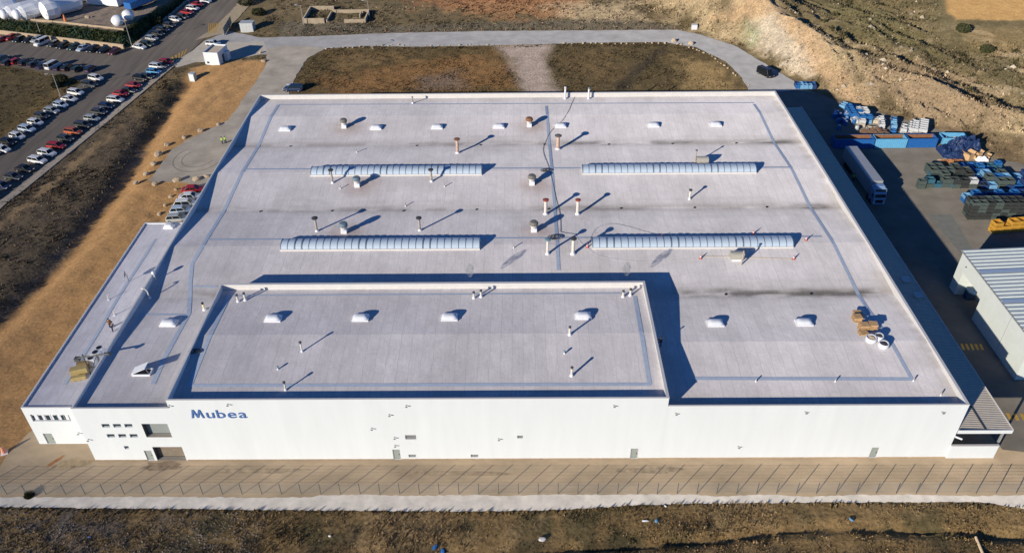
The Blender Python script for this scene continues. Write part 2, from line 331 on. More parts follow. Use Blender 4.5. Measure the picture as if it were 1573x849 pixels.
CONY = mat('yard_concrete', (.345, .31, .27), .9, .24, .22, .1); CONF = mat('forecourt_concrete', (.50, .385, .255), .9, .26, .22, .15, streak=(.5, 1, 1)); CONW = mat('pale_lime_road', (.77, .715, .64), .9, .2, .5, .2)
RYM = mat('yard_asphalt', (.165, .15, .13), .9, .22, .22, .15); PTH = mat('pale_dirt_path', (.36, .29, .25), .95, .2, .5, .2)
sheet('road', ASPH, .0, ASM, .15); sheet('loop_road', LOOP, .004, CONL); sheet('side_yard', YARD, .008, CONY, .25)
sheet('driveway', DRIVE, .012, mat('driveway_concrete', (.40, .37, .33), .9, .12, .4), .05); sheet('forecourt', FORE, 0, CONF, .2); sheet('lime_road', WSTRIP, .008, CONW, .09, .5)
sheet('goods_yard', RYARD, -.004, RYM, .3); sheet('gravel_verge', TRACK, .014, mat('gravel', (.30, .25, .18), .95, .2, 1.), .2)
sheet('asphalt_patch', W([(1425, 328), (1462, 330), (1500, 392), (1478, 392)]), .004, mat('patch_asphalt', (.13, .135, .13), .9, .15, 1), .05)
def drape(name, poly, dz, m, st=1.):
    xs = [p[0] for p in poly]; ys = [p[1] for p in poly]; gx_, gy_ = np.meshgrid(np.arange(min(xs), max(xs)+st, st), np.arange(min(ys), max(ys)+st, st))
    s = sdist(gx_, gy_, poly)+.8*fbm(gx_, gy_, 4, 9); z = ground(gx_, gy_)[0]+dz; mb = MB(); ny, nx = gx_.shape
    mb.v = [tuple(v) for v in np.stack([gx_, gy_, z], -1).reshape(-1, 3)]
    for j in range(ny-1):
        for i in range(nx-1):
            if (s[j:j+2, i:i+2] > 0).all(): k = j*nx+i; mb.f.append((k, k+1, k+nx+1, k+nx))
    return tag(mb.build(name, m, smooth=True), kind='structure')
# pavement along the street with its kerb
def offset_strip(pts, w0, w1, z0, z1, name, m):
    mb = MB()
    for a, b in zip(pts[:-1], pts[1:]):
        a = Vector(a); b = Vector(b); t = (b-a).normalized(); n = Vector((t.y, -t.x))
        q = [a+n*w0, b+n*w0, b+n*w1, a+n*w1]
        mb.prism([(p.x, p.y) for p in (q if True else q)][::-1], z0, z1)
    return tag(mb.build(name, m), kind='structure')
edge = W([(-60, 366), (0, 310), (25, 292), (159, 184), (262, 99)])
offset_strip(edge, .0, 1.7, -.3, .12, 'pavement', mat('pavement_slabs', (.36, .31, .26), .9, .15, 1.2)); offset_strip(edge, -.16, -.004, -.3, .14, 'kerb', CONC)
offset_strip(W([(205, 73), (240, 42), (300, -8), (370, -60)])[::-1], .0, .9, -.3, .10, 'kerb', CONC)
# painted markings
YEL = mat('yellow_paint', (.62, .36, .06), .8, .3, 3)
def zebra(name, quad, n, z, m, label=None):
    a, b, c, d = [Vector((*q, 0)) for q in W(quad)]; mb = MB()
    for i in range(n):
        t0 = (i+.15)/n; t1 = (i+.65)/n
        mb.poly([(p.x, p.y, z) for p in (a.lerp(b, t0), a.lerp(b, t1), d.lerp(c, t1), d.lerp(c, t0))])
    return tag(mb.build(name, m), kind='structure')
zebra('hatched_marking', [(256, 92), (290, 74), (284, 84), (263, 98)][::1], 6, .016, YEL); zebra('hatched_marking', [(320, 36), (338, 36), (333, 50), (319, 52)], 6, .016, YEL)
zebra('hatched_marking', [(1474, 528), (1510, 528), (1514, 537), (1478, 537)], 5, .012, YEL); zebra('hatched_marking', [(1543, 634), (1640, 636), (1645, 647), (1549, 645)], 9, .012, YEL)
def stain(px, py, rx, ry, c, seed, rz=0.):
    o = P(px, py); rr = random.Random(seed); pts = []
    for k in range(18): a = k*math.pi/9; f_ = rr.uniform(.6, 1.1); x_, y_ = rx*f_*math.cos(a), ry*f_*math.sin(a); pts.append((o.x+x_*math.cos(rz)-y_*math.sin(rz), o.y+x_*math.sin(rz)+y_*math.cos(rz), .006+.0004*seed))
    m = MB(); m.poly(pts); tag(m.build('stain', mat('stain_%d' % seed, c, .95, .35, 1.)), kind='structure')
stain(85, 708, 1.5, .35, (.42, .19, .07), 1, .9); stain(110, 712, 3.2, .9, (.44, .33, .20), 2, .2); stain(250, 715, 3., 1., (.36, .27, .18), 3); stain(700, 726, 9, .5, (.42, .32, .21), 4); stain(1000, 722, 5, .7, (.40, .31, .21), 5); stain(400, 722, 7, .6, (.45, .35, .23), 6)
mb = MB()   # tyre circles on the side yard
for r0 in (5.2, 3.4):
    c0 = P(305, 243)
    for k in range(26):
        a0 = math.radians(135+k*8.2); a1 = math.radians(135+(k+1)*8.2); mb.poly([(c0.x+rr*math.cos(a), c0.y+rr*1.15*math.sin(a), .014) for rr, a in ((r0, a0), (r0+.22, a0), (r0+.22, a1), (r0, a1))])
tag(mb.build('tyre_marks', mat('tyre_mark', (.20, .18, .155), .9, .2, 2)), kind='structure')
# ------------------------------------------------------------ FACTORY
Wd, Dp, HT, H2 = 115.88, 96.7, 10.1, 11.58; RX0, RX1, RY = 12.7, 77.2, 24.6
AX, AY0, AY1, AT = -9.15, 3.05, 48.7, 7.14
RYS = [0, 12.7, 24.4, 37.2, 49.4, 61.8, 74.1, 86.0, 97.5]; RZS = [9.05, 9.85, 9.02, 9.85, 9.02, 9.85, 9.02, 9.85, 9.05]
def zr(y, x=50.): return float(np.interp(y, RYS, RZS)) if x > RX0 or y > RY else float(np.interp(y, [0, 13, 24.4], [9.62, 9.52, 9.02]))    # the strip left of the raised block lies higher
def zr2(y, x=0): return float(np.interp(y, [0, 13, 24.6], [10.5, 11.28, 10.6]))
def zra(y, x=0): return 6.98
def OR(px, py, f=zr):
    z = 9.5
    for _ in range(12): p = P(px, py, z); z = f(p.y, p.x)
    return Vector((p.x, p.y, z))
fac = thing('factory_building', 'huge white flat-roofed factory hall filling the middle of the picture', 'factory', (0, 0, 0))
def wall_holes(x0, x1, z0, z1, y, holes, depth=.3, th=.35, tt=.18):
    """front-facing wall (outside towards -y) with real openings"""
    mb = MB(); xs = sorted({x0, x1, *[h[0] for h in holes], *[h[1] for h in holes]}); zs = sorted({z0, z1, *[h[2] for h in holes], *[h[3] for h in holes]})
    for i in range(len(xs)-1):
        for j in range(len(zs)-1):
            cx, cz = (xs[i]+xs[i+1])/2, (zs[j]+zs[j+1])/2
            if any(h[0] < cx < h[1] and h[2] < cz < h[3] for h in holes): continue
            mb.poly([(xs[i], y, zs[j]), (xs[i+1], y, zs[j]), (xs[i+1], y, zs[j+1]), (xs[i], y, zs[j+1])])
    for a, b, c, d in holes:
        mb.poly([(a, y, c), (a, y, d), (a, y+th, d), (a, y+th, c)]); mb.poly([(b, y, d), (b, y, c), (b, y+th, c), (b, y+th, d)])
        mb.poly([(a, y, d), (b, y, d), (b, y+th, d), (a, y+th, d)]); mb.poly([(b, y, c), (a, y, c), (a, y+th, c), (b, y+th, c)])
    mb.poly([(x0, y, z1), (x1, y, z1), (x1, y+tt, z1), (x0, y+tt, z1)]); mb.poly([(x0, y+tt, z1), (x1, y+tt, z1), (x1, y+tt, z1-1.6), (x0, y+tt, z1-1.6)])
    mb.poly([(x0, y, z0), (x0, y, z1), (x0, y+tt, z1), (x0, y+tt, z0)]); mb.poly([(x1, y, z1), (x1, y, z0), (x1, y+tt, z0), (x1, y+tt, z1)])
    return mb
def hole(px, py, w_, h_, y=0.):     # centre in the photograph, size in metres
    p = PY(px, py, y); return (p.x-w_/2, p.x+w_/2, p.z-h_/2, p.z+h_/2)
def fill(parent, name, h, y, m, dep=.2, frame=None, label=None, mull=0, handle=None):
    a, b, c, d = h; o = MB().box(a, b, y+dep, y+dep+.06, c, d).build(name, m, parent)
    if label: o['label'] = label
    if frame:
        fb = MB(); t = .09
        fb.box(a, a+t, y+dep-.05, y+dep-.003, c, d); fb.box(b-t, b, y+dep-.05, y+dep-.003, c, d); fb.box(a+t, b-t, y+dep-.05, y+dep-.003, d-t, d); fb.box(a+t, b-t, y+dep-.05, y+dep-.003, c, c+t)
        for k in range(mull): xx = a+(b-a)*(k+1)/(mull+1); fb.box(xx-.04, xx+.04, y+dep-.047, y+dep-.006, c+t, d-t)
        fb.build('frame', frame, o)
    if handle: MB().box(b-.22, b-.12, y+dep-.07, y+dep-.002, (c+d)/2-.15, (c+d)/2+.05).build('handle', handle, o)
    return o
small = [hole(x, 653.5, 1.05, .68) for x in (162.5, 180, 197.5)]+[hole(x, 669, 1.05, .68) for x in (170.5, 188, 205.5)]
tiny = hole(194.5, 687, .62, .62); bigw = hole(237.5, 661.5, 3.2, 2.35); garage = (PY(235, 706).x+.1, PY(272, 706).x, .05, 2.25); sdoor = (PY(219, 690).x+.35, PY(219, 690).x+1.5, .05, 2.1)
bigw = (PY(217, 651).x, min(PY(257, 651).x, 12.35), PY(237, 671).z, PY(237, 650.5).z); garage = (PY(234, 687).x, 12.5, .02, PY(250, 686).z); sdoor = (garage[0]-1.35, garage[0]-.35, .02, 2.0)
hl = small+[tiny, bigw, garage, sdoor]
wall_holes(0, RX0-.003, -.05, HT, 0, hl, th=.75).build('front_wall', WHITE, fac)
for i, h in enumerate(small): fill(fac, 'window', h, 0, GLASS, .2, GALV)
fill(fac, 'window', tiny, 0, GLASS, .2, GALV); fill(fac, 'window', bigw, 0, mat('grey_blind', (.27, .30, .30), .6, .06, 2), .65, DARKM, 'large recessed window with a grey blind')
fill(fac, 'garage_door', garage, 0, mat('brown_shutter', (.22, .18, .14), .6, .2, 1.5), .65, DARKM); fill(fac, 'door', sdoor, 0, DOORG, .12, GALV, handle=DARKM)
for h in (bigw, garage):
    MB().box(h[0]+.003, h[0]+.05, -.01, .64, h[2]+.003, h[3]-.003).build('reveal_shade', DARKM, fac); MB().box(h[0]+.053, h[1]-.004, -.03, .64, h[2]+.003, h[2]+.05).build('sill', CONY, fac)  # dark strip on the left reveal stands in for its shade
mid = []
for px, y0 in ((609.5, 690), (974, 690)): p = PY(px, 698); mid.append((p.x-.5, p.x+.5, .02, 2.05))
louv = [hole(631, 671, 1.45, .85), hole(799, 670.5, .75, .55)]; lv2 = [hole(633.5, 699.5, 1., .55), hole(729, 699.5, 1., .55)]
wall_holes(RX0, RX1, -.05, H2, -.02, mid+louv+lv2, th=.35).build('front_wall', WHITE, fac)
for h in mid: fill(fac, 'door', h, -.02, DOORG, .1, GALV, handle=DARKM)
for h in louv+lv2:
    g = MB().box(h[0], h[1], .14, .2, h[2], h[3]).build('vent_grille', mat('grille_grey', (.22, .22, .22), .6, .1, 3) if h in louv else GALV, fac)
    s_ = MB(); nsl = max(3, int((h[3]-h[2])/.13))
    for k in range(nsl): zz = h[2]+(h[3]-h[2])*(k+.3)/nsl; s_.box(h[0], h[1], .06, .137, zz, zz+.03)
    s_.build('slats', GALV, g)
p = PY(1342, 696); rd = (p.x-.5, p.x+.5, .02, 2.05)
wall_holes(RX1+.003, Wd, -.05, HT, 0, [rd], th=.35).build('front_wall', WHITE, fac); fill(fac, 'door', rd, 0, DOORG, .1, GALV, handle=DARKM)
PL = mat('dusty_plinth', (.40, .30, .20), .9, .3, 1.5)
for a_, b_, y_ in ((.01, sdoor[0]-.02, 0), (RX0+.02, mid[0][0]-.02, -.02), (mid[0][1]+.02, mid[1][0]-.02, -.02), (mid[1][1]+.02, RX1, -.02), (RX1+.02, rd[0]-.02, 0), (rd[1]+.02, Wd, 0)): MB().box(a_, b_, y_-.03, y_-.002, -.05, .16).build('plinth', PL, fac)
# side and back walls (each carries its parapet)
MB().box(0, .16, .19, Dp-.352, -.05, HT-.003).build('side_wall', WHITE, fac); MB().box(Wd-.3, Wd, .19, Dp-.352, -.05, HT-.003).build('side_wall', CREAM, fac)
MB().box(0, Wd, Dp-.35, Dp, -.05, HT-.002).build('back_wall', CREAM, fac)
# raised front block
MB().box(RX0, RX0+.16, .19, RY-.352, 7.5, H2-.003).build('raised_side_wall', WHITE, fac); MB().box(RX1-.3, RX1, .19, RY-.352, 7.5, H2-.003).build('raised_side_wall', CREAM, fac); MB().box(RX0, RX1, RY-.35, RY, 7.5, H2-.002).build('raised_back_wall', CREAM, fac)
# copings
cop = MB(); c_ = .04
for (x0, x1, y0, y1, zz) in ((-c_, .2, .2, Dp-.4, HT), (Wd-.34, Wd+c_, .2, Dp-.4, HT), (-c_, Wd+c_, Dp-.39, Dp+c_, HT), (-c_, RX0-.05, -c_, .195, HT), (RX1+.05, Wd+c_, -c_, .195, HT), (RX0-c_, RX0+.2, .2, RY-.4, H2), (RX1-.34, RX1+c_, .2, RY-.4, H2), (RX0-c_, RX1+c_, RY-.39, RY+c_, H2), (RX0-c_, RX1+c_, -c_-.02, .195, H2)):
    MB().box(x0, x1, y0, y1, zz, zz+.05).build('coping', CREAM, fac)
# roofs
def roof_mesh(name, x0, x1, ys, f, colf, step=.5, parent=None):
    xs = np.linspace(x0, x1, int((x1-x0)/step)+1); yy = np.unique(np.concatenate([np.arange(ys[0], ys[-1], step), ys])); Xr, Yr = np.meshgrid(xs, yy); Zr = np.vectorize(f)(Yr, Xr)
    Zr = Zr+fbm(Xr, Yr, 2.5, 41)*.02
    me = bpy.data.meshes.new(name); ny, nx = Xr.shape; V = np.stack([Xr, Yr, Zr], -1).reshape(-1, 3); idx = np.arange(ny*nx).reshape(ny, nx); F = np.stack([idx[:-1, :-1], idx[:-1, 1:], idx[1:, 1:], idx[1:, :-1]], -1).reshape(-1, 4)
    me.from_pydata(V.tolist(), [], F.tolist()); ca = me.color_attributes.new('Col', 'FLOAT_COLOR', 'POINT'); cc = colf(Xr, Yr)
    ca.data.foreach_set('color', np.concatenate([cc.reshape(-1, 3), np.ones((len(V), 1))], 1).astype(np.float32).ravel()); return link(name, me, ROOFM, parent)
ROOFM = ground_mat('roof_membrane', [(.12, .90, 1.09, 5, (1, .6, 1)), (.5, .95, 1.05, 6, (1, 1, 1)), (1.6, .93, 1.07, 5, (4, .25, 1)), (2.5, .95, 1.05, 6, (1, 1, 1))], .12, 1.2, .55)
ROOFM.node_tree.nodes['Principled BSDF'].inputs['Specular IOR Level'].default_value = .4; ROOFM.node_tree.nodes['Principled BSDF'].inputs['Diffuse Roughness'].default_value = 1.0
_t = ROOFM.node_tree; _b = _t.nodes['Principled BSDF']; _src = _b.inputs['Base Color'].links[0].from_socket    # welded seams every sheet width
_tc = _t.nodes.new('ShaderNodeTexCoord'); _n = _t.nodes.new('ShaderNodeTexNoise'); _n.inputs['Scale'].default_value = .5; _t.links.new(_tc.outputs['Object'], _n.inputs[0])
_sx = _t.nodes.new('ShaderNodeSeparateXYZ'); _t.links.new(_tc.outputs['Object'], _sx.inputs[0])
def mth(op, a, b=None, c=None):
    n = _t.nodes.new('ShaderNodeMath'); n.operation = op
    for i, v in enumerate((a, b, c)):
        if v is None: continue
        if isinstance(v, (int, float)): n.inputs[i].default_value = v
        else: _t.links.new(v, n.inputs[i])
    return n.outputs[0]
_xx = mth('ADD', _sx.outputs[0], mth('MULTIPLY', _n.outputs[0], .5)); _fr = mth('FRACT', mth('DIVIDE', _xx, 1.55)); _ln = mth('LESS_THAN', _fr, .055)
_yy = mth('ADD', _sx.outputs[1], mth('MULTIPLY', mth('FLOOR', mth('DIVIDE', _xx, 1.55)), 3.7)); _l2 = mth('LESS_THAN', mth('FRACT', mth('DIVIDE', _yy, 24.5)), .003)
_amt = mth('MULTIPLY', mth('MAXIMUM', _ln, _l2), mth('MULTIPLY', _n.outputs[0], .62)); _mx = _t.nodes.new('ShaderNodeMix'); _mx.data_type = 'RGBA'
_wn = _t.nodes.new('ShaderNodeTexWhiteNoise'); _wn.noise_dimensions = '2D'; _cb = _t.nodes.new('ShaderNodeCombineXYZ'); _t.links.new(mth('FLOOR', mth('DIVIDE', _xx, 1.55)), _cb.inputs[0]); _t.links.new(mth('FLOOR', mth('DIVIDE', _yy, 11.)), _cb.inputs[1]); _t.links.new(_cb.outputs[0], _wn.inputs[0])
_vm = _t.nodes.new('ShaderNodeVectorMath'); _vm.operation = 'SCALE'; _t.links.new(_src, _vm.inputs[0]); _t.links.new(mth('ADD', mth('MULTIPLY', _wn.outputs[0], .055), .972), _vm.inputs[3]); _src = _vm.outputs[0]
_t.links.new(_amt, _mx.inputs[0]); _t.links.new(_src, _mx.inputs[6]); _mx.inputs[7].default_value = (.33, .33, .38, 1); _t.links.new(_mx.outputs[2], _b.inputs['Base Color'])
FANS = [(529, 196), (813, 194), (549, 286), (817, 283), (529, 357), (820, 355)]
FW = [OR(*p) for p in FANS]
RB = np.array((.64, .615, .64))
def roofcol(x, y):
    c = np.ones(x.shape+(3,))*RB; n = fbm(x, y, 9, 31); m = fbm(x*.35, y*1.6, 2.2, 32); s = fbm(x, y, 1.0, 33, 3)
    c = c*(1+.10*n[..., None]+.05*s[..., None])
    c = blend(c, (.555, .535, .55), sm(n*4+.1)*.7)
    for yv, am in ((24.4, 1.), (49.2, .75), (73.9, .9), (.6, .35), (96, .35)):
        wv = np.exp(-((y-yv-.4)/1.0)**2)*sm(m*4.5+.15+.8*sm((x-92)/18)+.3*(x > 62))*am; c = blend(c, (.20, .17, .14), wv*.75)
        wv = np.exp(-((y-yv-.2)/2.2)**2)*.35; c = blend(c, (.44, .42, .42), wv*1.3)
    for yv in (24.4, 49.4, 74.1): rg = np.abs(np.abs(y-yv)-2.6-1.6*m-2*n); c = blend(c, (.50, .48, .49), np.exp(-(rg/.35)**2)*.5*sm(n*4+.6))
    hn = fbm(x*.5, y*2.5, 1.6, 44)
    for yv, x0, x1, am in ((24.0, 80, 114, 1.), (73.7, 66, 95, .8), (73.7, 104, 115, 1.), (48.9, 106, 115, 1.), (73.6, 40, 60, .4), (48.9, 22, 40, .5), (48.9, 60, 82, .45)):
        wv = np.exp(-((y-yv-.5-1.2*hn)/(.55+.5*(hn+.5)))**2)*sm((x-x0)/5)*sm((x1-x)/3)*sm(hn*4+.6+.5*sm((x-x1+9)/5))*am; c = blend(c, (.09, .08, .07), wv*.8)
    wx = np.exp(-((Wd-x)/1.6)**2)*.5; c = blend(c, (.36, .33, .30), wx*sm(m*3+.6))
    for p in FW:
        d = np.hypot(x-p.x-.8, (y-p.y)*1.1); c = blend(c, (.36, .27, .24), np.exp(-(d/(3.2+2*m))**2)*.7)
    return np.clip(c, .02, .9)
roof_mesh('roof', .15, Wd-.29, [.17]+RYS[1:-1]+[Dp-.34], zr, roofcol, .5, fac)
roof_mesh('raised_roof', RX0+.15, RX1-.29, [.15, 13, RY-.34], zr2, lambda x, y: np.clip(RB*(1+.14*fbm(x, y, 5, 35)[..., None])*(.96+0*x[..., None]), 0, 1), .5, fac)
# walkway membranes laid on the roof
def strip(pts, w_, f, parent, dz=.03, lift=0):
    q = [OR(a, b, f) for a, b in pts]; mb = MB(); out = []
    for a, b in zip(q[:-1], q[1:]):
        n = max(1, int((b-a).length/1.0)); out += [a.lerp(b, k/n) for k in range(n)]
    out.append(q[-1]); L = len(out)
    for i, p in enumerate(out):
        t = (out[min(i+1, L-1)]-out[max(i-1, 0)]); t.z = 0; t.normalize(); nn = Vector((-t.y, t.x, 0))*w_/2
        for s in (-1, 1): pp = p+nn*s; mb.v.append((pp.x, pp.y, f(pp.y, pp.x)+dz+lift))
    for i in range(L-1): mb.f.append((2*i, 2*i+2, 2*i+3, 2*i+1))
    bm = bmesh.new(); me = mb.mesh('walkway_strip'); bm.from_mesh(me); bmesh.ops.recalc_face_normals(bm, faces=bm.faces[:])
    for f_ in bm.faces:
        if f_.normal.z < 0: f_.normal_flip()
    bm.to_mesh(me); bm.free(); return link('walkway_strip', me, STRIP, parent)
strip([(428, 161), (1158, 158)], .45, zr, fac); strip([(1158, 160), (1262, 345), (1330, 470), (1400, 581)], .55, zr, fac, .034); strip([(1068, 581), (1402, 582)], .6, zr, fac)
strip([(428, 161), (375, 260), (345, 322), (309, 382), (295, 405), (292, 438), (290, 482), (254, 548), (235, 590)], .6, zr, fac, .034)
strip([(376, 260), (1212, 257)], .5, zr, fac, .03); strip([(320, 368), (1262, 363)], .45, zr, fac, .03); strip([(839, 163), (848, 262), (853, 330), (858, 415)], .55, zr, fac, .038)
strip([(296, 440), (334, 440)], .4, zr, fac); strip([(214, 483), (288, 483)], .4, zr, fac)
strip([(350, 454), (975, 450)], .4, zr2, fac); strip([(352, 455), (330, 500), (292, 592)], .6, zr2, fac, .034); strip([(292, 592), (1000, 590)], .55, zr2, fac); strip([(975, 455), (985, 510), (998, 590)], .6, zr2, fac, .034)
# drains
for a, b in ((446, 225), (640, 224), (738, 223), (836, 222), (935, 222), (1033, 221), (1131, 220), (400, 325), (510, 324), (620, 324), (732, 322), (843, 321), (954, 320), (1067, 319), (1178, 318), (1115, 452), (1246, 451)):
    p = OR(a, b); MB().lathe([(.22, 0), (.2, .12), (.05, .16)], 8).build('roof_drain', BLACK, fac, (p.x, p.y, p.z-.02))
for a, b in ((465, 441), (659, 440), (854, 440)): p = OR(a, b, zr2); MB().lathe([(.18, 0), (.16, .1), (.05, .14)], 8).build('roof_drain', BLACK, fac, (p.x, p.y, p.z-.02))
# long barrel rooflights: kerb, panes and ribs
def arc(w_, h_, x0, x1, n=8, t=0., skirts=False):
    mb = MB()
    for i in range(n+1):
        a = math.pi*i/n; y = -math.cos(a)*(w_/2+t); z = math.sin(a)*(h_+t)
        mb.v += [(x0, y, z), (x1, y, z)]
    for i in range(n): mb.f.append((2*i, 2*i+1, 2*i+3, 2*i+2))
    if skirts:
        mb.f.append(tuple(2*i for i in range(n+1))[::-1]); mb.f.append(tuple(2*i+1 for i in range(n+1)))
    return mb
RIB = mat('grey_rib', (.16, .20, .26), .5, .05, 2)
def barrel(a, b, n, label):
    pa, pb = OR(*a), OR(*b); L = pb.x-pa.x; yc = min(RYS[3::2], key=lambda v: abs(v-(pa.y+1.4))); z0 = zr(yc)-.12
    t = thing('barrel_rooflight', label, 'rooflight', (pa.x, yc, z0), 0, 'long barrel rooflights on the roof ridges')
    k = MB(); k.box(0, L, -1.5, -1.38, -.1, .34); k.box(0, L, 1.38, 1.5, -.1, .34); k.box(0, .12, -1.38, 1.38, -.1, .335); k.box(L-.12, L, -1.38, 1.38, -.1, .335); k.build('kerb', CREAM, t)
    w1 = L/n; pm = arc(2.7, .8, .03, w1-.03, 8).mesh('pane', True); pm.materials.append(CLEAR)
    rm = arc(2.7, .8, -.05, .05, 8, .04, True).mesh('rib'); rm.materials.append(RIB); rb = arc(2.7, .8, -.1, .1, 8, .07, True).mesh('rib'); rb.materials.append(RIB)
    for i in range(n): link('pane', pm, None, t, (i*w1, 0, .33))
    for i in range(n+1): link('rib', rb if i % 9 in (2, 3) else rm, None, t, (min(max(i*w1, .06), L-.06), 0, .33))
    e = MB(); pts = [(-math.cos(math.pi*i/8)*1.35, math.sin(math.pi*i/8)*.8) for i in range(9)]
    for xx, fl in ((0.01, 1), (L-.01, -1)): e.poly([(xx, y, z+.33) for y, z in pts][::fl])
    e.build('end_panel', WPLAST, t)
barrel((476, 274), (740, 272), 27, 'long barrel rooflight at far left, with two stacks standing before it'); barrel((895, 270), (1163, 269), 27, 'long barrel rooflight at far right of the roof, below the box fan unit')
barrel((430, 388), (737, 386), 28, 'long barrel rooflight at near left, closest to the raised roof block'); barrel((910, 384), (1220, 384), 28, 'long barrel rooflight at near right, with a box fan unit against it')
# small dome rooflights
def dome(px, py, f, label, w_=2.4, d_=1.5, group='small white dome rooflights'):
    p = OR(px, py, f); t = thing('dome_rooflight', label, 'rooflight', (p.x, p.y+d_/2, f(p.y+d_/2, p.x)), 0, group)
    MB().box(-w_/2, w_/2, -d_/2, d_/2, -.15, .28).build('kerb', WPLAST, t)
    mb = MB(); n, m = 8, 6
    for i in range(n+1):
        for j in range(m+1):
            u, v = -1+2*i/n, -1+2*j/m; mb.v.append((u*w_*.48, v*d_*.46, .27+.44*(1-abs(u)**4)**.5*(1-abs(v)**2.4)**.5))
    for i in range(n):
        for j in range(m): k = i*(m+1)+j; mb.f.append((k, k+m+1, k+m+2, k+1))
    mb.build('dome', WPLAST, t, smooth=True)
for i, (a, b) in enumerate(((437, 202), (577, 200), (671, 199), (766, 198), (861, 197), (1004, 196), (1100, 195))): dome(a, b, zr, ['dome rooflight nearest the far left corner of the roof', 'dome rooflight just right of the far left fan', 'dome rooflight midway between the two far fans', 'dome rooflight just left of the far rusty fan', 'dome rooflight just right of the far rusty fan', 'second dome rooflight from the far right corner of the roof', 'dome rooflight nearest the far right corner of the roof'][i])
for i, (a, b) in enumerate(((418, 495), (553, 494), (690, 493), (896, 491))): dome(a, b, zr2, ['leftmost dome rooflight on the raised roof block', 'second dome rooflight from the left on the raised roof block', 'third dome rooflight from the left on the raised roof block', 'rightmost dome rooflight on the raised roof block, beside a vent pipe'][i])
dome(1100, 502, zr, 'dome rooflight on the near right roof, beside the shadow of the raised block'); dome(1237, 501, zr, 'dome rooflight on the near right roof, next to the wooden pallets'); dome(257, 502, zr, 'dome rooflight left of the raised block, near the left roof edge')
dome(258, 352, zra, 'dome rooflight at the far end of the low left annex roof', 1.7, 1.2)
# open smoke hatch
p = OR(217, 577); t = thing('smoke_hatch', 'white smoke hatch on the left roof with its lid propped open', 'roof hatch', p); t.scale = (.95, .8, .8)
k = MB(); k.box(-1.3, 1.3, -.1, .05, -.1, .35); k.box(-1.3, 1.3, 1.5, 1.62, -.1, .35); k.box(-1.3, -1.18, .05, 1.5, -.1, .347); k.box(1.18, 1.3, .05, 1.5, -.1, .347); k.build('kerb', WPLAST, t); MB().box(-1.15, 1.15, .08, 1.48, .1, .16).build('opening', BLACK, t)
lid = MB(); lid.box(0, 2.6, -.12, 1.65, 0, .1, Matrix.Translation((-1.3, 0, .38)) @ Matrix.Rotation(math.radians(-30), 4, 'Y')); lid.build('lid', WPLAST, t); MB().tube([(1.1, .2, .3), (.85, .2, 1.55)], .03).build('strut', GALV, t)
# fans
def fan(px, py, label, body, f=zr):
    p = OR(px, py, f); t = thing('roof_fan', label, 'roof fan', p, 0, 'squat extractor fans on the factory roof')
    MB().box(-.5, .5, -.5, .5, -.1, .75).build('kerb', WPLAST, t); MB().lathe([(.5, .75), (.52, .95), (.62, 1.1), (.62, 1.3)], 14).build('neck', CREAM, t, smooth=False)
    MB().lathe([(.66, 1.3), (.76, 1.4), (.76, 1.75), (.6, 1.95), (.2, 2.0)], 16).build('cowl', body, t)
DG = mat('weathered_cowl', (.19, .18, .16), .7, .25, 3)
for (a, b), l, m_ in zip(FANS, ('squat grey fan near the far left corner of the roof', 'rusty brown fan on the far ridge beside the centre strip', 'squat grey fan in front of the far left barrel rooflight', 'grey fan left of the centre strip, between the barrel rooflights', 'blue-grey fan behind the near left barrel rooflight', 'dark fan left of the centre strip, in front of the red capped stack'), (DG, RUST, mat('blue_grey_cowl', (.16, .22, .27), .6, .15, 3), DG, _M['blue_grey_cowl'] if 'blue_grey_cowl' in _M else DG, DG)): fan(a, b, l, m_)
# stacks
def stack(px, py, hh, r, label, pipe, cap, capr=None, f=zr, name='exhaust_stack', flash=None, group='tall exhaust stacks on the factory roof'):
    p = OR(px, py, f); t = thing(name, label, 'chimney', p, 0, group); capr = capr or r*2.2
    MB().lathe([(r*1.8, -.08), (r*1.7, .06), (r*1.12, .3)], 12).build('base_collar', flash or WPLAST, t)
    MB().lathe([(r, .05), (r, hh-.35)], 12).build('pipe', pipe, t, smooth=False)
    MB().lathe([(capr*.75, hh-.33), (capr, hh-.2), (capr, hh-.08), (capr*.35, hh)], 14).build('cap', cap, t)
    s_ = MB()
    for k in range(3): a = k*2.1; s_.box(-.02, .02, -.02, .02, hh-.5, hh-.3, Matrix.Translation((r*.95*math.cos(a), r*.95*math.sin(a), 0)))
    s_.build('cap_brackets', GALV, t); return t
WP = mat('white_pipe', (.72, .68, .62), .5, .12, 2); RP = mat('rust_stained_pipe', (.58, .40, .30), .7, .3, 2); REDM = mat('red_oxide_cap', (.38, .09, .06), .7, .2, 3); TEAL = mat('teal_cap', (.20, .33, .38), .6, .15, 3); GP = mat('grey_brown_pipe', (.40, .36, .32), .6, .2, 2)
stack(703, 235, 3.2, .28, 'rust stained white stack left of centre on the far ridge slope', RP, RUST, .6); stack(857, 229, 3.1, .34, 'rust stained stack right of the centre strip with a wide grey cap', RP, DG, .72)
stack(511, 281, 2.9, .2, 'thin stack with dark cap at the left end of the far left rooflight', GP, DARKM, .5); stack(663, 279, 2.7, .2, 'thin stack with dark cap in front of the middle of the far left rooflight', GP, DARKM, .5)
stack(487, 355, 2.8, .2, 'dark capped stack leftmost on the near valley, left of the blue-grey fan', GP, DARKM, .55); stack(645, 354, 2.7, .2, 'dark capped stack behind the near left barrel rooflight', GP, DARKM, .5)
stack(838, 329, 3.1, .27, 'white stack with brick red cap, left one of the pair', WP, REDM, .55); stack(887, 329, 3.1, .27, 'white stack with red cap, right one of the pair', WP, REDM, .5)
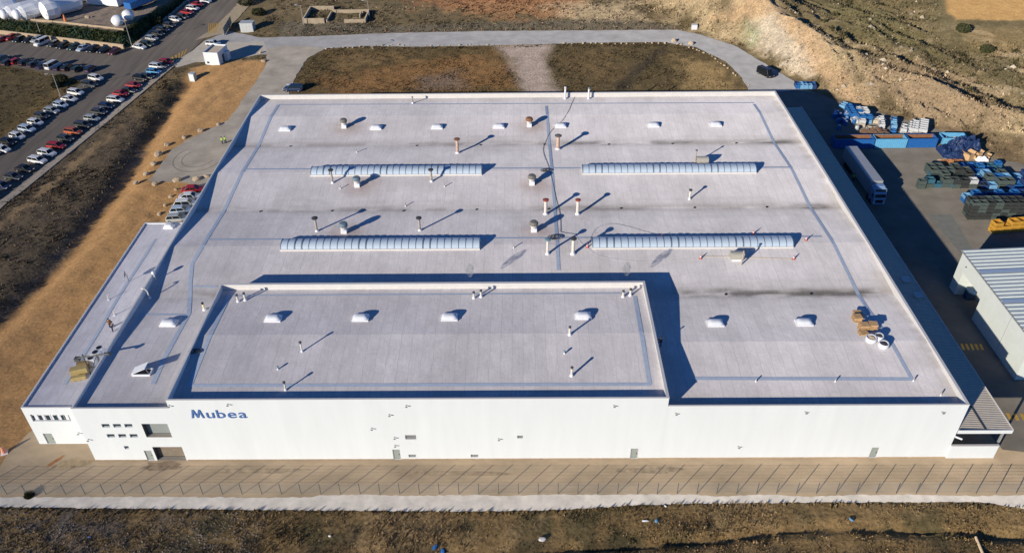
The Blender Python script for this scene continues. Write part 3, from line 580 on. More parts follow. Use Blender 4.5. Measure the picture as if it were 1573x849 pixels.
stack(841, 390, 3.0, .22, 'white stack with teal cap beside the coiled hose', WP, TEAL, .5); stack(880, 390, 3.2, .27, 'white stack with dark flat cap left of the near right rooflight', WP, DARKM, .55)
stack(1059, 306, 2.1, .17, 'short white stack with small dark cap alone on the right half of the roof', WP, DARKM, .32)
stack(868, 152, 2.9, .22, 'white pipe rising above the far parapet, left one of two', WPLAST, WPLAST, .28); stack(904, 152, 2.7, .2, 'white pipe rising above the far parapet, right one of two', WPLAST, TEAL, .25)
stack(634, 159, 1.7, .16, 'short grey pipe by the far parapet, left of the middle', GP, GP, .22)
VG = 'vent pipes on the raised roof block'
for a, b, h_, l in ((366, 463, 1.4, 'left pipe of the vent pair in the far left corner of the raised roof'), (377, 461, 1.5, 'right pipe of the vent pair in the far left corner of the raised roof'), (728, 458, 1.3, 'left pipe of the vent pair midway along the far edge of the raised roof'), (739, 456, 1.4, 'right pipe of the vent pair midway along the far edge of the raised roof'), (957, 456, 1.3, 'left pipe of the vent pair in the far right corner of the raised roof'), (968, 454, 1.4, 'right pipe of the vent pair in the far right corner of the raised roof'),
                    (464, 540, 1.9, 'slim vent pipe on the raised roof, left of centre and far of two'), (439, 599, 1.6, 'slim vent pipe near the front left of the raised roof'), (875, 514, 1.6, 'vent pipe just in front of the rightmost dome on the raised roof'), (878, 577, 1.7, 'vent pipe near the front right of the raised roof')):
    stack(a, b, h_, .16 if h_ < 1.55 or a > 800 else .11, l, WP, DARKM, .2, zr2, 'vent_pipe', group=VG)
for a, b, l in ((427, 567, 'stubby grey vent left on the raised roof'), (867, 543, 'stubby grey vent right on the raised roof')): stack(a, b, .6, .08, l, GP, TEAL, .16, zr2, 'vent_pipe', group=VG)
stack(314, 476, 1.5, .17, 'cream pipe with black open top beside the left wall of the raised block', mat('cream_pipe', (.75, .66, .48), .6, .05, 2), BLACK, .19, zr, 'vent_pipe')
for a, b, l in ((548, 234, 'small forked vent in the far valley of the roof'), (523, 290, 'low white pipe stub left of the fan by the far left rooflight'), (683, 287, 'low white pipe stub below the far left rooflight'), (623, 317, 'low pipe stub right of the third valley stack'), (789, 381, 'low grey pipe stub right of the near left rooflight'), (1283, 586, 'small pin on the front walkway strip, left one of two'), (1403, 585, 'small pin at the corner of the walkway strips'), (1445, 607, 'small pin in the near right corner of the roof'), (1161, 586, 'small pin on the front walkway strip, near the shadow')):
    stack(a, b, .75 if b < 500 else .6, .07, l, WP, GP, .1, zr, 'pipe_stub', group='small pipe stubs on the roof')
# box units with their own pipe
def boxunit(px, py, label, pipe_at, pole=True):
    p = OR(px, py); t = thing('fan_unit', label, 'roof fan', p, 0, 'box fan units with a pipe')
    MB().box(-.8, .8, -.6, .6, -.1, .45).build('kerb', WPLAST, t)
    a = MB(); n = 8
    for i in range(n+1):
        th = math.pi*i/n; a.v += [(-1.1, -math.cos(th)*.75, .9+math.sin(th)*.55), (1.1, -math.cos(th)*.75, .9+math.sin(th)*.55)]
    for i in range(n): a.f.append((2*i, 2*i+1, 2*i+3, 2*i+2))
    a.f.append(tuple(2*i for i in range(n+1))[::-1]); a.f.append(tuple(2*i+1 for i in range(n+1))); a.box(-1.1, 1.1, -.75, .75, .45, .9); a.build('housing', mat('grey_housing', (.42, .40, .35), .6, .1, 2), t, smooth=False)
    MB().tube([(pipe_at[0], pipe_at[1], -.1), (pipe_at[0], pipe_at[1], 2.7)], .13, 8).build('pipe', GP, t); MB().lathe([(.2, 2.7), (.22, 2.85), (.05, 2.95)], 10, pipe_at).build('cap', DARKM, t)
boxunit(1078, 251, 'grey box fan unit with a pipe, behind the far right rooflight', (-1.3, .1)); boxunit(1131, 398, 'grey box fan unit leaning over the near right rooflight', (.5, -1.4))
# cones marking the rooflight, tape between them
CONER = mat('red_cone', (.62, .14, .09), .6, .1, 3)
cl = [(795, 391, 'by the dark capped stack'), (902, 380, 'at the left end of the near right rooflight'), (1016, 366, 'behind the near right rooflight, left one'), (1157, 359, 'behind the near right rooflight, right one'), (1238, 369, 'behind the right end of the near right rooflight'), (1076, 397, 'in front of the near right rooflight, left one'), (1219, 398, 'in front of the right end of the near right rooflight')][1:]
for a, b, l in cl:
    p = OR(a, b); t = thing('marker_cone', 'red and white marker cone '+l, 'cone', p, 0, 'marker cones round the near right rooflight')
    MB().box(-.22, .22, -.22, .22, .0, .05).build('base', CONER, t); MB().lathe([(.18, .05), (.12, .35), (.05, .75)], 10).build('cone', CONER, t); MB().lathe([(.142, .3), (.105, .5)], 10, cap=False).build('white_band', WPLAST, t)
def cable(pts, r, name, label, m, f=zr, sub=4, sag=0.):
    q = [OR(a, b, f) for a, b in pts]; out = []
    for i in range(len(q)-1):
        p0, p1, p2, p3 = q[max(i-1, 0)], q[i], q[i+1], q[min(i+2, len(q)-1)]
        for k in range(sub):
            t = k/sub; v = .5*((2*p1)+(-p0+p2)*t+(2*p0-5*p1+4*p2-p3)*t*t+(-p0+3*p1-3*p2+p3)*t**3); v.z = f(v.y)+r+.035+sag; out.append(v)
    out.append(q[-1]+Vector((0, 0, r+.035+sag))); o = MB().tube(out, r, 5).build(name, m); tag(o, label, 'cable'); return o
cable([(885, 142), (880, 155), (868, 180), (848, 200), (838, 218), (834, 232), (842, 255), (848, 275), (853, 300), (860, 330), (861, 352), (863, 357), (885, 360)], .03, 'roof_hose', 'thin dark hose snaking across the middle of the roof from the far parapet', DARKM)
cable([(884, 362), (895, 376), (905, 383), (920, 393), (960, 400), (1010, 402), (1075, 396)], .014, 'safety_tape', 'pale tape line lying in front of the near right rooflight', CREAM)
cable([(903, 378), (915, 352), (938, 344), (965, 348), (1000, 358), (1030, 362)], .015, 'roof_cable', 'thin cable looping behind the near right rooflight', DARKM)
cable([(1082, 394), (1125, 394)], .03, 'safety_tape', 'yellow tape from a cone to the box fan unit', mat('yellow_tape', (.7, .55, .25), .6)); cable([(1150, 396), (1215, 398)], .03, 'safety_tape', 'yellow tape running right from the box fan unit to the last cone', _M['yellow_tape'])
def coil(px, py, r, label, f=zr):
    p = OR(px, py, f); t = []; rnd = random.Random(int(px))
    for k in range(70):
        a = k*.42; rr = r*(.6+.4*math.sin(k*.37+1)); t.append((p.x+rr*math.cos(a)*1.2+.3*math.sin(k*.1), p.y+rr*math.sin(a), f(p.y)+.06+.003*k))
    tag(MB().tube(t, .045, 5).build('cable_coil', DARKM), label, 'cable coil')
coil(854, 366, .95, 'coil of dark hose lying beside the teal capped stack'); coil(840, 263, .8, 'tangle of thin cable on the centre strip between the far rooflights'); coil(301, 541, .6, 'coil of thin cable on the left walkway of the raised roof', zr2)
# ------------------------------------------------------------ annex
an = thing('annex_building', 'low white flat-roofed annex along the left side of the factory', 'building', (0, 0, 0))
awin = (PY(48, 641, AY0).x, PY(111, 641, AY0).x-.35, PY(80, 646, AY0).z, PY(80, 637.5, AY0).z); pd_ = PY(76, 673, AY0); adoor = (pd_.x-.62, pd_.x+.62, .02, 2.1)
awin = (awin[0], min(awin[1], -1.0), awin[2]-.1, awin[3]+.15)
wall_holes(AX, -.003, -.05, AT, AY0, [awin, adoor], th=.3, tt=.18).build('front_wall', WHITE, an)
wn = fill(an, 'window_band', awin, AY0, GLASS, .2, GALV, mull=5); fill(an, 'door', adoor, AY0, DOORG, .12, GALV, handle=DARKM)
for k in range(5): x_ = awin[0]+.35+k*1.05; MB().box(x_, x_+.45, AY0+.17, AY0+.195, awin[2]+.12, awin[3]-.1).build('blind', WPLAST, wn)
MB().box(AX, AX+.14, AY0+.19, AY1, -.05, AT-.003).build('side_wall', WHITE, an); MB().box(AX+.142, -.003, AY1-.25, AY1, -.05, AT-.002).build('back_wall', WHITE, an)
for q in ((AX-.03, AX+.17, AY0+.21, AY1-.26), (AX-.03, -.05, AY0-.03, AY0+.205), (AX-.03, -.05, AY1-.258, AY1+.03)): MB().box(*q, AT, AT+.04).build('coping', CREAM, an)
roof_mesh('annex_roof', AX+.13, -.004, [AY0+.17, 20, AY1-.24], zra, lambda x, y: np.clip(np.array((.63, .62, .68))*(1+.22*fbm(x, y, 2.5, 36)[..., None]+.1*fbm(x, y, .8, 37)[..., None]), 0, 1), .5, an)
strip([(239, 367), (224, 391)], .4, zra, an); strip([(230, 382), (198, 431), (176, 466), (153, 507), (99, 591)], .45, zra, an, .034)
# annex roof clutter
def annex_p(a, b): return OR(a, b, zra)
for i, (a, b) in enumerate(((143, 560), (150, 551), (156, 544))):
    t = thing('condenser_unit', ['nearest white condenser unit on the annex roof, by the yellow boxes', 'middle white condenser unit on the annex roof', 'farthest white condenser unit on the annex roof'][i], 'air conditioner', annex_p(a, b), .1, 'condenser units on the annex roof'); t.scale = (1.25,)*3
    MB().box(-.45, .45, -.4, .4, .08, 1.05).build('casing', WPLAST, t); MB().lathe([(.3, 1.05), (.3, 1.09)], 14).build('fan_opening', BLACK, t); MB().box(-.5, .5, -.45, .45, -.02, .08).build('plinth', GALV, t)
    gr = MB()
    for k in range(5): gr.box(-.455-.01, -.452, -.35+k*.15, -.28+k*.15, .2, .9)
    gr.build('side_grille', DARKM, t)
YB = mat('yellow_brown_box', (.42, .32, .14), .8, .15, 3)
for i, (a, b, s, l) in enumerate(((122, 583, (.95, .5, .7), 'long yellow box at the front of the yellow-brown boxes on the annex roof'), (124, 574, (1.1, .9, 1.2), 'large yellow-brown wrapped box on the annex roof'), (131, 566, (.8, .7, 1.3), 'tall brown wrapped box at the back of the group on the annex roof'))):
    q = annex_p(a, b); t = thing('wrapped_box', l, 'box', q, .3); MB().box(-s[0], s[0], -s[1]/2, s[1]/2, .12, s[2]).build('carton', YB if i < 2 else mat('brown_box', (.28, .2, .09), .8, .15, 3), t); b_ = MB()
    for k in (-.7, 0, .7): b_.box(k*s[0]-.08, k*s[0]+.08, -s[1]/2, s[1]/2, -.01, .118)
    b_.build('pallet_feet', WOOD, t)
q = annex_p(146, 574); t = thing('lifting_gantry', 'dark steel hoist frame leaning over the edge between annex and hall roof', 'hoist', q)
for x_ in (-.6, 1.4): MB().tube([(x_, 0, 0), (x_, 0, 3.7)], .09, 6).build('post', DARKM, t)
MB().tube([(-1.6, 0, 3.0), (3.2, 0, 3.9)], .12, 6).build('boom', DARKM, t); MB().tube([(-.6, 0, .2), (1.4, 0, 3.6)], .06, 6).build('brace', DARKM, t); MB().lathe([(.25, 3.7), (.32, 3.85), (.25, 4.0)], 10, (3.2, 0)).build('pulley', DARKM, t); MB().box(-1.9, -1.2, -.3, .3, 2.6, 3.1).build('counterweight', DARKM, t)
# dish, lamps, poles
q = annex_p(198, 432); t = thing('satellite_dish', 'dark satellite dish on a short pole on the annex roof', 'satellite dish', q, .4); MB().tube([(0, 0, -.02), (0, 0, 1.3)], .05, 6).build('mast', DARKM, t)
d_ = MB(); d_.lathe([(.06, 0), (.35, .06), (.6, .2)], 14, cap=False); dm = d_.mesh('dish', True); dm.transform(Matrix.Translation((-.1, 0, 1.45)) @ Matrix.Rotation(math.radians(-75), 4, 'Y')); link('dish', dm, DARKM, t); MB().tube([(-.1, 0, 1.4), (-.7, 0, 1.45)], .02, 5).build('feed_arm', GALV, t)
for i, (a, b) in enumerate(((176, 484), (167, 460))):
    q = annex_p(a, b); t = thing('roof_bracket', ['white pipe bracket on the annex roof just beyond the worker', 'small grey pipe bracket on the annex roof beyond the white one'][i], 'bracket', q); MB().tube([(0, 0, 0), (0, 0, .9), (.25, .1, 1.0)], .06, 6).build('pipe', WP, t); MB().box(-.2, .2, -.2, .2, -.01, .06).build('foot', WPLAST, t)
q = Vector((.15, PY(228, 426).y, HT)); q = P(229, 424, HT); t = thing('round_vent', 'white ball shaped vent beside the left parapet of the hall', 'vent', (.6, q.y, zr(q.y))); MB().tube([(0, 0, -.05), (0, 0, 1.2)], .1, 8).build('pipe', WP, t); MB().lathe([(.05, 1.1), (.28, 1.25), (.34, 1.45), (.28, 1.65), (.05, 1.78)], 12).build('ball', WPLAST, t, smooth=True)
q = OR(230, 458); t = thing('swan_neck_pipe', 'curved swan neck pipe standing by the left parapet of the hall', 'vent pipe', q); MB().tube([(0, 0, -.05), (0, 0, 1.3), (-.15, 0, 1.7), (-.5, 0, 1.95), (-.8, 0, 1.8)], .1, 8).build('pipe', WP, t); MB().lathe([(.3, -.05), (.18, .25)], 10).build('base_collar', WPLAST, t)
# facade lamps
def flood(px, py, label, y=0.):
    p = PY(px, py, y); t = thing('wall_floodlight', label, 'floodlight', (p.x, y, p.z), 0, 'small floodlights on the front wall')
    MB().tube([(0, 0, 0), (.05, -.3, .03)], .025, 6).build('arm', GALV, t); MB().box(-.08, .2, -.42, -.28, -.05, .06).build('lamp_head', mat('lamp_grey', (.25, .25, .24), .5), t); MB().box(-.1, .1, -.03, 0, -.1, .1).build('wall_plate', GALV, t)
for a, b, l, y in ((260, 622, 'above the left end of the name sign', -.02), (350, 620, 'just above the last letters of the name sign', -.02), (624, 622, 'under the roof edge left of the middle of the wall', -.02), (943, 622, 'near the right end of the raised wall top', -.02), (1038, 634, 'just right of the step in the wall top', 0), (1237, 632, 'under the roof edge of the right wall, middle', 0), (1447, 632, 'near the right end of the front wall', 0), (1134, 685, 'low on the right part of the wall', 0), (598, 636, 'largest, left of the middle high on the wall', -.02), (571, 657, 'left of the grey grille, halfway up', -.02), (606, 671, 'above the left door, upper one', -.02), (607, 683, 'directly above the left door', -.02), (766, 673, 'left of the small grille', -.02)):
    if y is not None: flood(a, b, 'small floodlight '+l, y)
flood(121, 664, 'small floodlight on the annex wall beside the corner of the hall', AY0); flood(136, 674, 'small floodlight on the hall wall left of the small windows', 0)
# name sign
sg = thing('name_sign', 'blue lettering Mubea high on the left of the white front wall', 'sign', (PY(295, 641).x, -.02, PY(295, 641).z))
SB = mat('sign_blue', (.08, .17, .42), .5, .03, 2); x_ = 0.; tw = PY(380, 641).x-PY(295, 641).x
ws = []; meshes = []
for ch in 'Mubea':
    cu = bpy.data.curves.new('letter', 'FONT'); cu.body = ch; cu.size = 2.15; cu.extrude = .05; cu.offset = .0; ob = bpy.data.objects.new('letter', cu); C.objects.link(ob); bpy.context.view_layer.update()
    me = bpy.data.meshes.new_from_object(ob.evaluated_get(bpy.context.evaluated_depsgraph_get())); bpy.data.objects.remove(ob); xs = [v.co.x for v in me.vertices]; ws.append((min(xs), max(xs))); meshes.append(me)
tot = sum(b-a for a, b in ws); gap = .36; kx = (tw-gap*4)/tot
for (a, b), me, ch in zip(ws, meshes, 'Mubea'):
    if ch == 'M':
        s_ = (b-a)*kx/1.96; out = [(0, 0), (.36, 1.5), (.62, 1.5), (.98, .5), (1.34, 1.5), (1.60, 1.5), (1.96, 0), (1.70, 0), (1.44, 1.02), (1.08, .05), (.88, .05), (.52, 1.02), (.26, 0)]
        me = bpy.data.meshes.new('letter'); n = len(out); me.from_pydata([(x*s_, -.10, z*1.0) for x, z in out]+[(x*s_, 0, z*1.0) for x, z in out], [], [tuple(range(n))[::-1], tuple(range(n, 2*n))]+[(k, (k+1) % n, n+(k+1) % n, n+k) for k in range(n)])
    else:
        for v in me.vertices: v.co = Vector(((v.co.x-a)*kx, -.05-v.co.z, v.co.y*.98))
    me.materials.clear(); o = link('letter', me, SB, sg, (x_, 0, 0)); o['label'] = 'blue letter '+ch; x_ += (b-a)*kx+gap
# ------------------------------------------------------------ side canopy and dock
cn = thing('loading_canopy', 'corrugated loading canopy along the right side of the factory', 'canopy', (0, 0, 0))
CX0, CX1, CY1 = Wd+.003, 123.0, 98.5; sheetm = mat('canopy_sheet', (.52, .47, .40), .5, .08, 1.5, metal=.1); cr = MB(); nY = int((CY1+.1)/.33)
for k in range(nY):
    y0 = -.1+k*.33
    zz = [5.16, 5.24, 5.24, 5.16]
    ys_ = [y0, y0+.08, y0+.2, y0+.28, y0+.33]
    zz = [0, .06, .06, 0, 0]
    for a in range(4): cr.poly([(CX0, ys_[a], 5.16+zz[a]), (CX1, ys_[a], 5.45+zz[a]), (CX1, ys_[a+1], 5.45+zz[a+1]), (CX0, ys_[a+1], 5.16+zz[a+1])])
ro = cr.build('roof_sheet', sheetm, cn); ro['kind'] = 'stuff'
MB().box(CX0, CX1+.05, -.2, -.12, 4.9, 5.5).build('front_fascia', WHITE, cn); MB().box(CX1+.01, CX1+.1, -.118, CY1, 5.1, 5.58).build('gutter', CREAM, cn)
for a, b in ((1391, 431), (1410, 455)): p = P(a, b, 5.4); MB().box(p.x-.7, p.x+.7, p.y-.7, p.y+.7, 5.2, 5.75).build('rooflight', GALV, cn)
for y_ in np.arange(.6, 98, 12.1): MB().box(CX1-.5, CX1-.25, y_, y_+.25, -.05, 5.35).build('post', GALV, cn)
MB().box(119.4, 119.55, -.1, 7.4, 5.42, 5.5).build('ridge_cable_tray', DARKM, cn)
dk = thing('dock_wall', 'low white dock wall under the front end of the right canopy', 'wall', (0, 0, 0)); MB().box(Wd+.005, 122.3, -.15, .1, -.05, 2.4).build('wall', WHITE, dk); MB().box(Wd+.01, 122.35, -.19, .14, 2.4, 2.46).build('coping', CREAM, dk)
dr = thing('roll_container', 'white tube lamp sticking out at the right corner of the factory', 'lamp', (Wd, -.02, PY(1473, 670).z)); dr.name = 'corner_lamp'; MB().tube([(0, -.1, .1), (.8, -.35, -.1)], .14, 8).build('lamp_body', WPLAST, dr); MB().tube([(-.05, 0, .2), (.15, -.12, .08)], .05, 6).build('arm', GALV, dr)
# ------------------------------------------------------------ warehouse at right
wh = thing('warehouse', 'pale green-grey warehouse with corrugated roof cut off by the right edge', 'warehouse', (0, 0, 0))
pc = P(1458, 441); pn = P(1558, 583); wx0 = (pc.x+pn.x)/2+.0; HW = 7.6; WG_ = mat('pale_green_cladding', (.66, .71, .70), .6, .05, .6); ox, oy0, oy1 = wx0, pn.y, pc.y
WX1 = ox+26
w_ = MB(); zs_ = [(oy0, oy0+.01)]
# left wall with a doorway recess
da, db = oy1-8.6, oy1-2.0
for (a, b, c, d) in ((oy0, da, 0, HW), (db, oy1, 0, HW), (da, db, 4.6, HW)): w_.poly([(ox, a, c), (ox, a, d), (ox, b, d), (ox, b, c)])
w_.poly([(ox, da, 0), (ox, da, 4.6), (ox+3, da, 4.6), (ox+3, da, 0)][::-1]); w_.poly([(ox, db, 0), (ox, db, 4.6), (ox+3, db, 4.6), (ox+3, db, 0)]); w_.poly([(ox, da, 4.6), (ox, db, 4.6), (ox+3, db, 4.6), (ox+3, da, 4.6)]); w_.poly([(ox+3, da, 0), (ox+3, db, 0), (ox+3, db, 4.6), (ox+3, da, 4.6)])
w_.poly([(ox, oy0, 0), (WX1, oy0, 0), (WX1, oy0, HW), (ox, oy0, HW)]); w_.poly([(ox, oy1, 0), (ox, oy1, HW), (WX1, oy1, HW), (WX1, oy1, 0)]); w_.poly([(WX1, oy0, 0), (WX1, oy1, 0), (WX1, oy1, HW), (WX1, oy0, HW)])
w_.build('wall', WG_, wh); wr = MB(); RSH = mat('pale_roof_sheet', (.60, .66, .65), .5, .06, 1.2); y0 = oy0-.3; k = 0
while y0 < oy1+.2:
    prof = [(0, 0), (.1, .12), (.28, .12), (.38, 0), (.95, 0)]
    for (a, za), (b, zb) in zip(prof[:-1], prof[1:]): wr.poly([(ox-.2, y0+a, HW+.05+za), (WX1+.2, y0+a, HW+1.3+za), (WX1+.2, min(y0+b, oy1+.3), HW+1.3+zb), (ox-.2, min(y0+b, oy1+.3), HW+.05+zb)])
    y0 += .95; k += 1
wr.build('roof_sheet', RSH, wh)
mm = mat('blue_translucent_sheet', (.36, .46, .62), .3, .05, 2)
for yy_ in (oy1-6.5, oy1-14.1): a = MB(); a.poly([(ox-.18, yy_, HW+.20), (WX1, yy_, HW+1.45), (WX1, yy_+.9, HW+1.45), (ox-.18, yy_+.9, HW+.20)]); a.build('translucent_panel', mm, wh)
MB().box(ox-.02, ox+.02, oy0+6, oy0+6.08, .1, HW-.1).build('wall_joint', GALV, wh); br = MB()
for k in range(18): yy_ = oy0+k*(oy1-oy0)/18; br.box(ox-.24, ox-.02, yy_, yy_+.08, HW-.15, HW+.03)
br.build('gutter_brackets', DARKM, wh); MB().box(ox-.26, ox-.21, oy0-.3, oy1+.3, HW-.1, HW+.12).build('gutter', GALV, wh)
MB().lathe([(.14, 0), (.14, .1)], 10).build('wall_lamp', DARKM, wh, (ox-.1, oy1-2.4, HW-1.6)); MB().box(ox+1.2, ox+2.6, db-1.6, db-.5, 0, 1.9).build('stored_goods', mat('stored_blue', (.02, .06, .14), .6), wh)
# ------------------------------------------------------------ front fence
fp = PY(11, 759, 0); FY0 = P(11, 759).y; FY1 = P(1500, 757).y; fx0 = P(11, 759).x
def fy(x): return FY0+(FY1-FY0)*(x-fx0)/126.
fn = thing('mesh_fence', 'thin welded mesh fence with grey posts along the front of the factory', 'fence', (0, 0, 0)); sp = 2.585; x = fx0-2*sp; i = 0
pm = MB().box(-.035, .035, -.035, .035, -.1, 2.1).mesh('post'); pm.materials.append(mat('fence_grey', (.07, .085, .10), .6, .1, 3)); FW_ = mat('fence_wire', (.30, .31, .31), .5, .05, 3)
ml = MB()
for k in range(9): ml.box(.04, sp-.04, -.006, .006, .12+k*.235, .134+k*.235)
for k in range(12): ml.box(.1+k*sp/12, .108+k*sp/12, -.006, .006, .08, 2.05)
mm_ = ml.mesh('mesh_panel'); mm_.materials.append(FW_)
while x < 134:
    link('post', pm, None, fn, (x, fy(x), 0)); link('mesh_panel', mm_, None, fn, (x, fy(x), 0)); x += sp
# ------------------------------------------------------------ CARS
TY = mat('tyre', (.02, .02, .02), .9, .1, 3); RIM = mat('wheel_rim', (.35, .35, .36), .4, .1, 3, metal=.5); CG = mat('car_glass', (.012, .016, .02), .08, .05, 1); LAMP = mat('headlight', (.75, .77, .8), .2, .03, 2); TAIL = mat('tail_light', (.35, .02, .02), .3, .03, 2)
COL = {'white': (.72, .73, .75), 'black': (.012, .013, .016), 'red': (.38, .015, .02), 'dark blue': (.015, .03, .09), 'silver': (.40, .43, .45), 'dark grey': (.05, .055, .06), 'light blue': (.06, .30, .60), 'dark green': (.03, .055, .045), 'maroon': (.10, .012, .02), 'pale blue': (.45, .55, .68), 'orange': (.45, .10, .04)}
CAR = {'hatchback': dict(L=4.15, W=1.76, H=1.47, hood=.95, ws=.62, tail=.12, rs=.35, belt=.88), 'saloon': dict(L=4.6, W=1.8, H=1.43, hood=1.15, ws=.7, tail=.62, rs=.65, belt=.88),
       'estate': dict(L=4.55, W=1.8, H=1.55, hood=1.05, ws=.62, tail=.08, rs=.4, belt=.92), 'van': dict(L=5.1, W=1.95, H=2.0, hood=.75, ws=.6, tail=.04, rs=.12, belt=1.1)}
_cm = {}
def car_mesh(kind, cname):
    if (kind, cname) in _cm: return _cm[kind, cname]
    d = CAR[kind]; L, Wc, Hc = d['L'], d['W'], d['H']; h = L/2; w2 = Wc/2; bz = d['belt']; pm_ = paint('paint_'+cname.replace(' ', '_'), COL[cname])
    st = [(-h, .30, .62, .80), (-h+.07, .24, bz*.86, .93), (-h+.3, .22, bz*.98, 1), (-h+d['tail']+.25, .22, bz, 1), (0, .2, bz, 1), (h-d['hood']-.1, .2, bz, 1), (h-.45, .22, bz-.12, .98), (h-.12, .25, bz-.24, .90), (h, .3, .56, .76)]
    b = MB(); n = 9
    for x, z0, z1, k in st:
        ww = w2*k; b.v += [(x, -ww*.9, z0), (x, -ww, z0+.18), (x, -ww, z1*.72), (x, -ww*.93, z1), (x, 0, z1+.03), (x, ww*.93, z1), (x, ww, z1*.72), (x, ww, z0+.18), (x, ww*.9, z0)]
    for i in range(len(st)-1):
        for j in range(n): b.f.append((i*n+j, i*n+(j+1) % n, (i+1)*n+(j+1) % n, (i+1)*n+j))
    b.f.append(tuple(range(n))[::-1]); b.f.append(tuple((len(st)-1)*n+j for j in range(n)))
    xr0, xr1 = -h+d['tail']+d['rs'], h-d['hood']-d['ws']; xb0, xb1 = -h+d['tail'], h-d['hood']; wt, wb = w2*.76, w2*.92; zt = Hc
    g = [(xb0, -wb, bz-.03), (xb1, -wb, bz-.03), (xb1, wb, bz-.03), (xb0, wb, bz-.03), (xr0, -wt, zt-.05), (xr1, -wt, zt-.05), (xr1, wt, zt-.05), (xr0, wt, zt-.05)]
    G_ = MB(); G_.v = list(g); G_.f = [(0, 1, 5, 4), (1, 2, 6, 5), (2, 3, 7, 6), (3, 0, 4, 7)]
    r = MB(); r.v = [(xr0-.03, -wt-.02, zt-.06), (xr1+.03, -wt-.02, zt-.06), (xr1+.03, wt+.02, zt-.06), (xr0-.03, wt+.02, zt-.06), (xr0+.1, -wt+.1, zt), (xr1-.1, -wt+.1, zt), (xr1-.1, wt-.1, zt), (xr0+.1, wt-.1, zt)]
    r.f = [(0, 1, 5, 4), (1, 2, 6, 5), (2, 3, 7, 6), (3, 0, 4, 7), (4, 5, 6, 7)]
    for s in (-1, 1):
        for (a, c) in (((xb1, wb), (xr1, wt)), ((xb0, wb), (xr0, wt)), (((xb0+xb1)/2-.1, wb), ((xr0+xr1)/2-.1, wt))): r.tube([(a[0], s*(a[1]+.012), bz-.02), (c[0], s*(c[1]+.012), zt-.05)], .045, 4)
    def mk(mb, nm, m, smo=False): me = mb.mesh(nm, smo); me.materials.append(m); return me
    wl = MB(); wl.lathe([(.31, -.1), (.31, .1)], 12); me_w = wl.mesh('wheel'); me_w.transform(Matrix.Rotation(math.pi/2, 4, 'X')); me_w.materials.append(TY)
    rl = MB(); rl.lathe([(.19, -.105), (.19, .105)], 8); me_r = rl.mesh('rim'); me_r.transform(Matrix.Rotation(math.pi/2, 4, 'X')); me_r.materials.append(RIM)
    body = mk(b, 'body', pm_); roof = mk(r, 'roof', pm_); glass = mk(G_, 'glass', CG)
    hl = mk(MB().box(-.06, .06, -.2, .2, -.07, .07), 'headlight', LAMP); tl = mk(MB().box(-.05, .05, -.14, .14, -.1, .1), 'tail_light', TAIL); mi = mk(MB().box(-.08, .08, -.1, .1, -.06, .07), 'mirror', pm_)
    if kind == 'van': roof = mk(r, 'roof', pm_)
    _cm[kind, cname] = (body, roof, glass, me_w, me_r, hl, tl, mi, d, xb1); return _cm[kind, cname]
def car(kind, cname, x, y, rz, label, group, z=0., sc=1., tilt=None):
    body, roof, glass, mw, mr_, hl, tl, mi, d, xb1 = car_mesh(kind, cname); t = thing('parked_car', label, 'van' if kind == 'van' else 'car', (x, y, z), rz, group); t.scale = (sc,)*3
    link('body', body, None, t); link('roof', roof, None, t); link('glass', glass, None, t)
    for sx in (-1, 1):
        for sy in (-1, 1): w_ = link('wheel', mw, None, t, (sx*d['L']*.31, sy*(d['W']/2-.1), .31)); link('rim', mr_, None, w_)
    for sy in (-1, 1):
        link('headlight', hl, None, t, (d['L']/2-.07, sy*d['W']*.31, .60)); link('tail_light', tl, None, t, (-d['L']/2+.04, sy*d['W']*.34, .72)); link('mirror', mi, None, t, (xb1-.25, sy*(d['W']/2+.06), .95))
    return t
def row(items, base_ang, group, where, z=0.):
    r = random.Random(len(items)); n = {}
    for k, it in enumerate(items):
        cname, a, b = it[:3]; kind = it[3] if len(it) > 3 else r.choice(['hatchback', 'hatchback', 'saloon', 'estate']); p = P(a, b, z+.7); flip = math.pi if (len(it) > 4 and it[4]) else 0
        art = kind if kind != 'saloon' else 'saloon'
        car(kind, cname, p.x, p.y, math.radians(base_ang+r.uniform(-3, 3))+flip, '%s %s, %s from %s' % (cname, art, ORD[k+1], where), group, z, .94)
row([('red', 1, 60), ('red', 16, 57), ('black', 29, 60), ('black', 44, 61), ('silver', 56, 60), ('white', 64, 65, 'van'), ('dark grey', 82, 67), ('black', 96, 70), ('dark green', 113, 72), ('pale blue', 127, 73), ('black', 143, 75), ('black', 159, 76), ('maroon', 176, 79)], -109, 'cars nosed away from the cream retaining wall', 'the left edge, below the cream retaining wall')
row([('dark blue', 5, 89, 'estate'), ('dark grey', 13, 95), ('red', 25, 93), ('black', 39, 95), ('dark grey', 52, 98), ('dark blue', 66, 100), ('white', 81, 100, 'van'), ('dark blue', 92, 103), ('black', 104, 103), ('dark green', 119, 105), ('dark blue', 140, 105, 'estate')], 71, 'cars parked along the lower side of the side street', 'the left edge, in the row below the side street')
row([('black', -14, 233), ('white', 3, 228), ('black', 12, 217), ('white', 26, 208), ('pale blue', 41, 197, 'estate'), ('white', 54, 187), ('dark grey', 64, 177), ('silver', 79, 169), ('pale blue', 93, 160), ('white', 106, 151), ('white', 116, 141), ('dark grey', 137, 129, 'estate'), ('white', 147, 119, 'estate')], -21, 'cars parked on the field side of the street', 'the left edge, in the row beside the brown field')
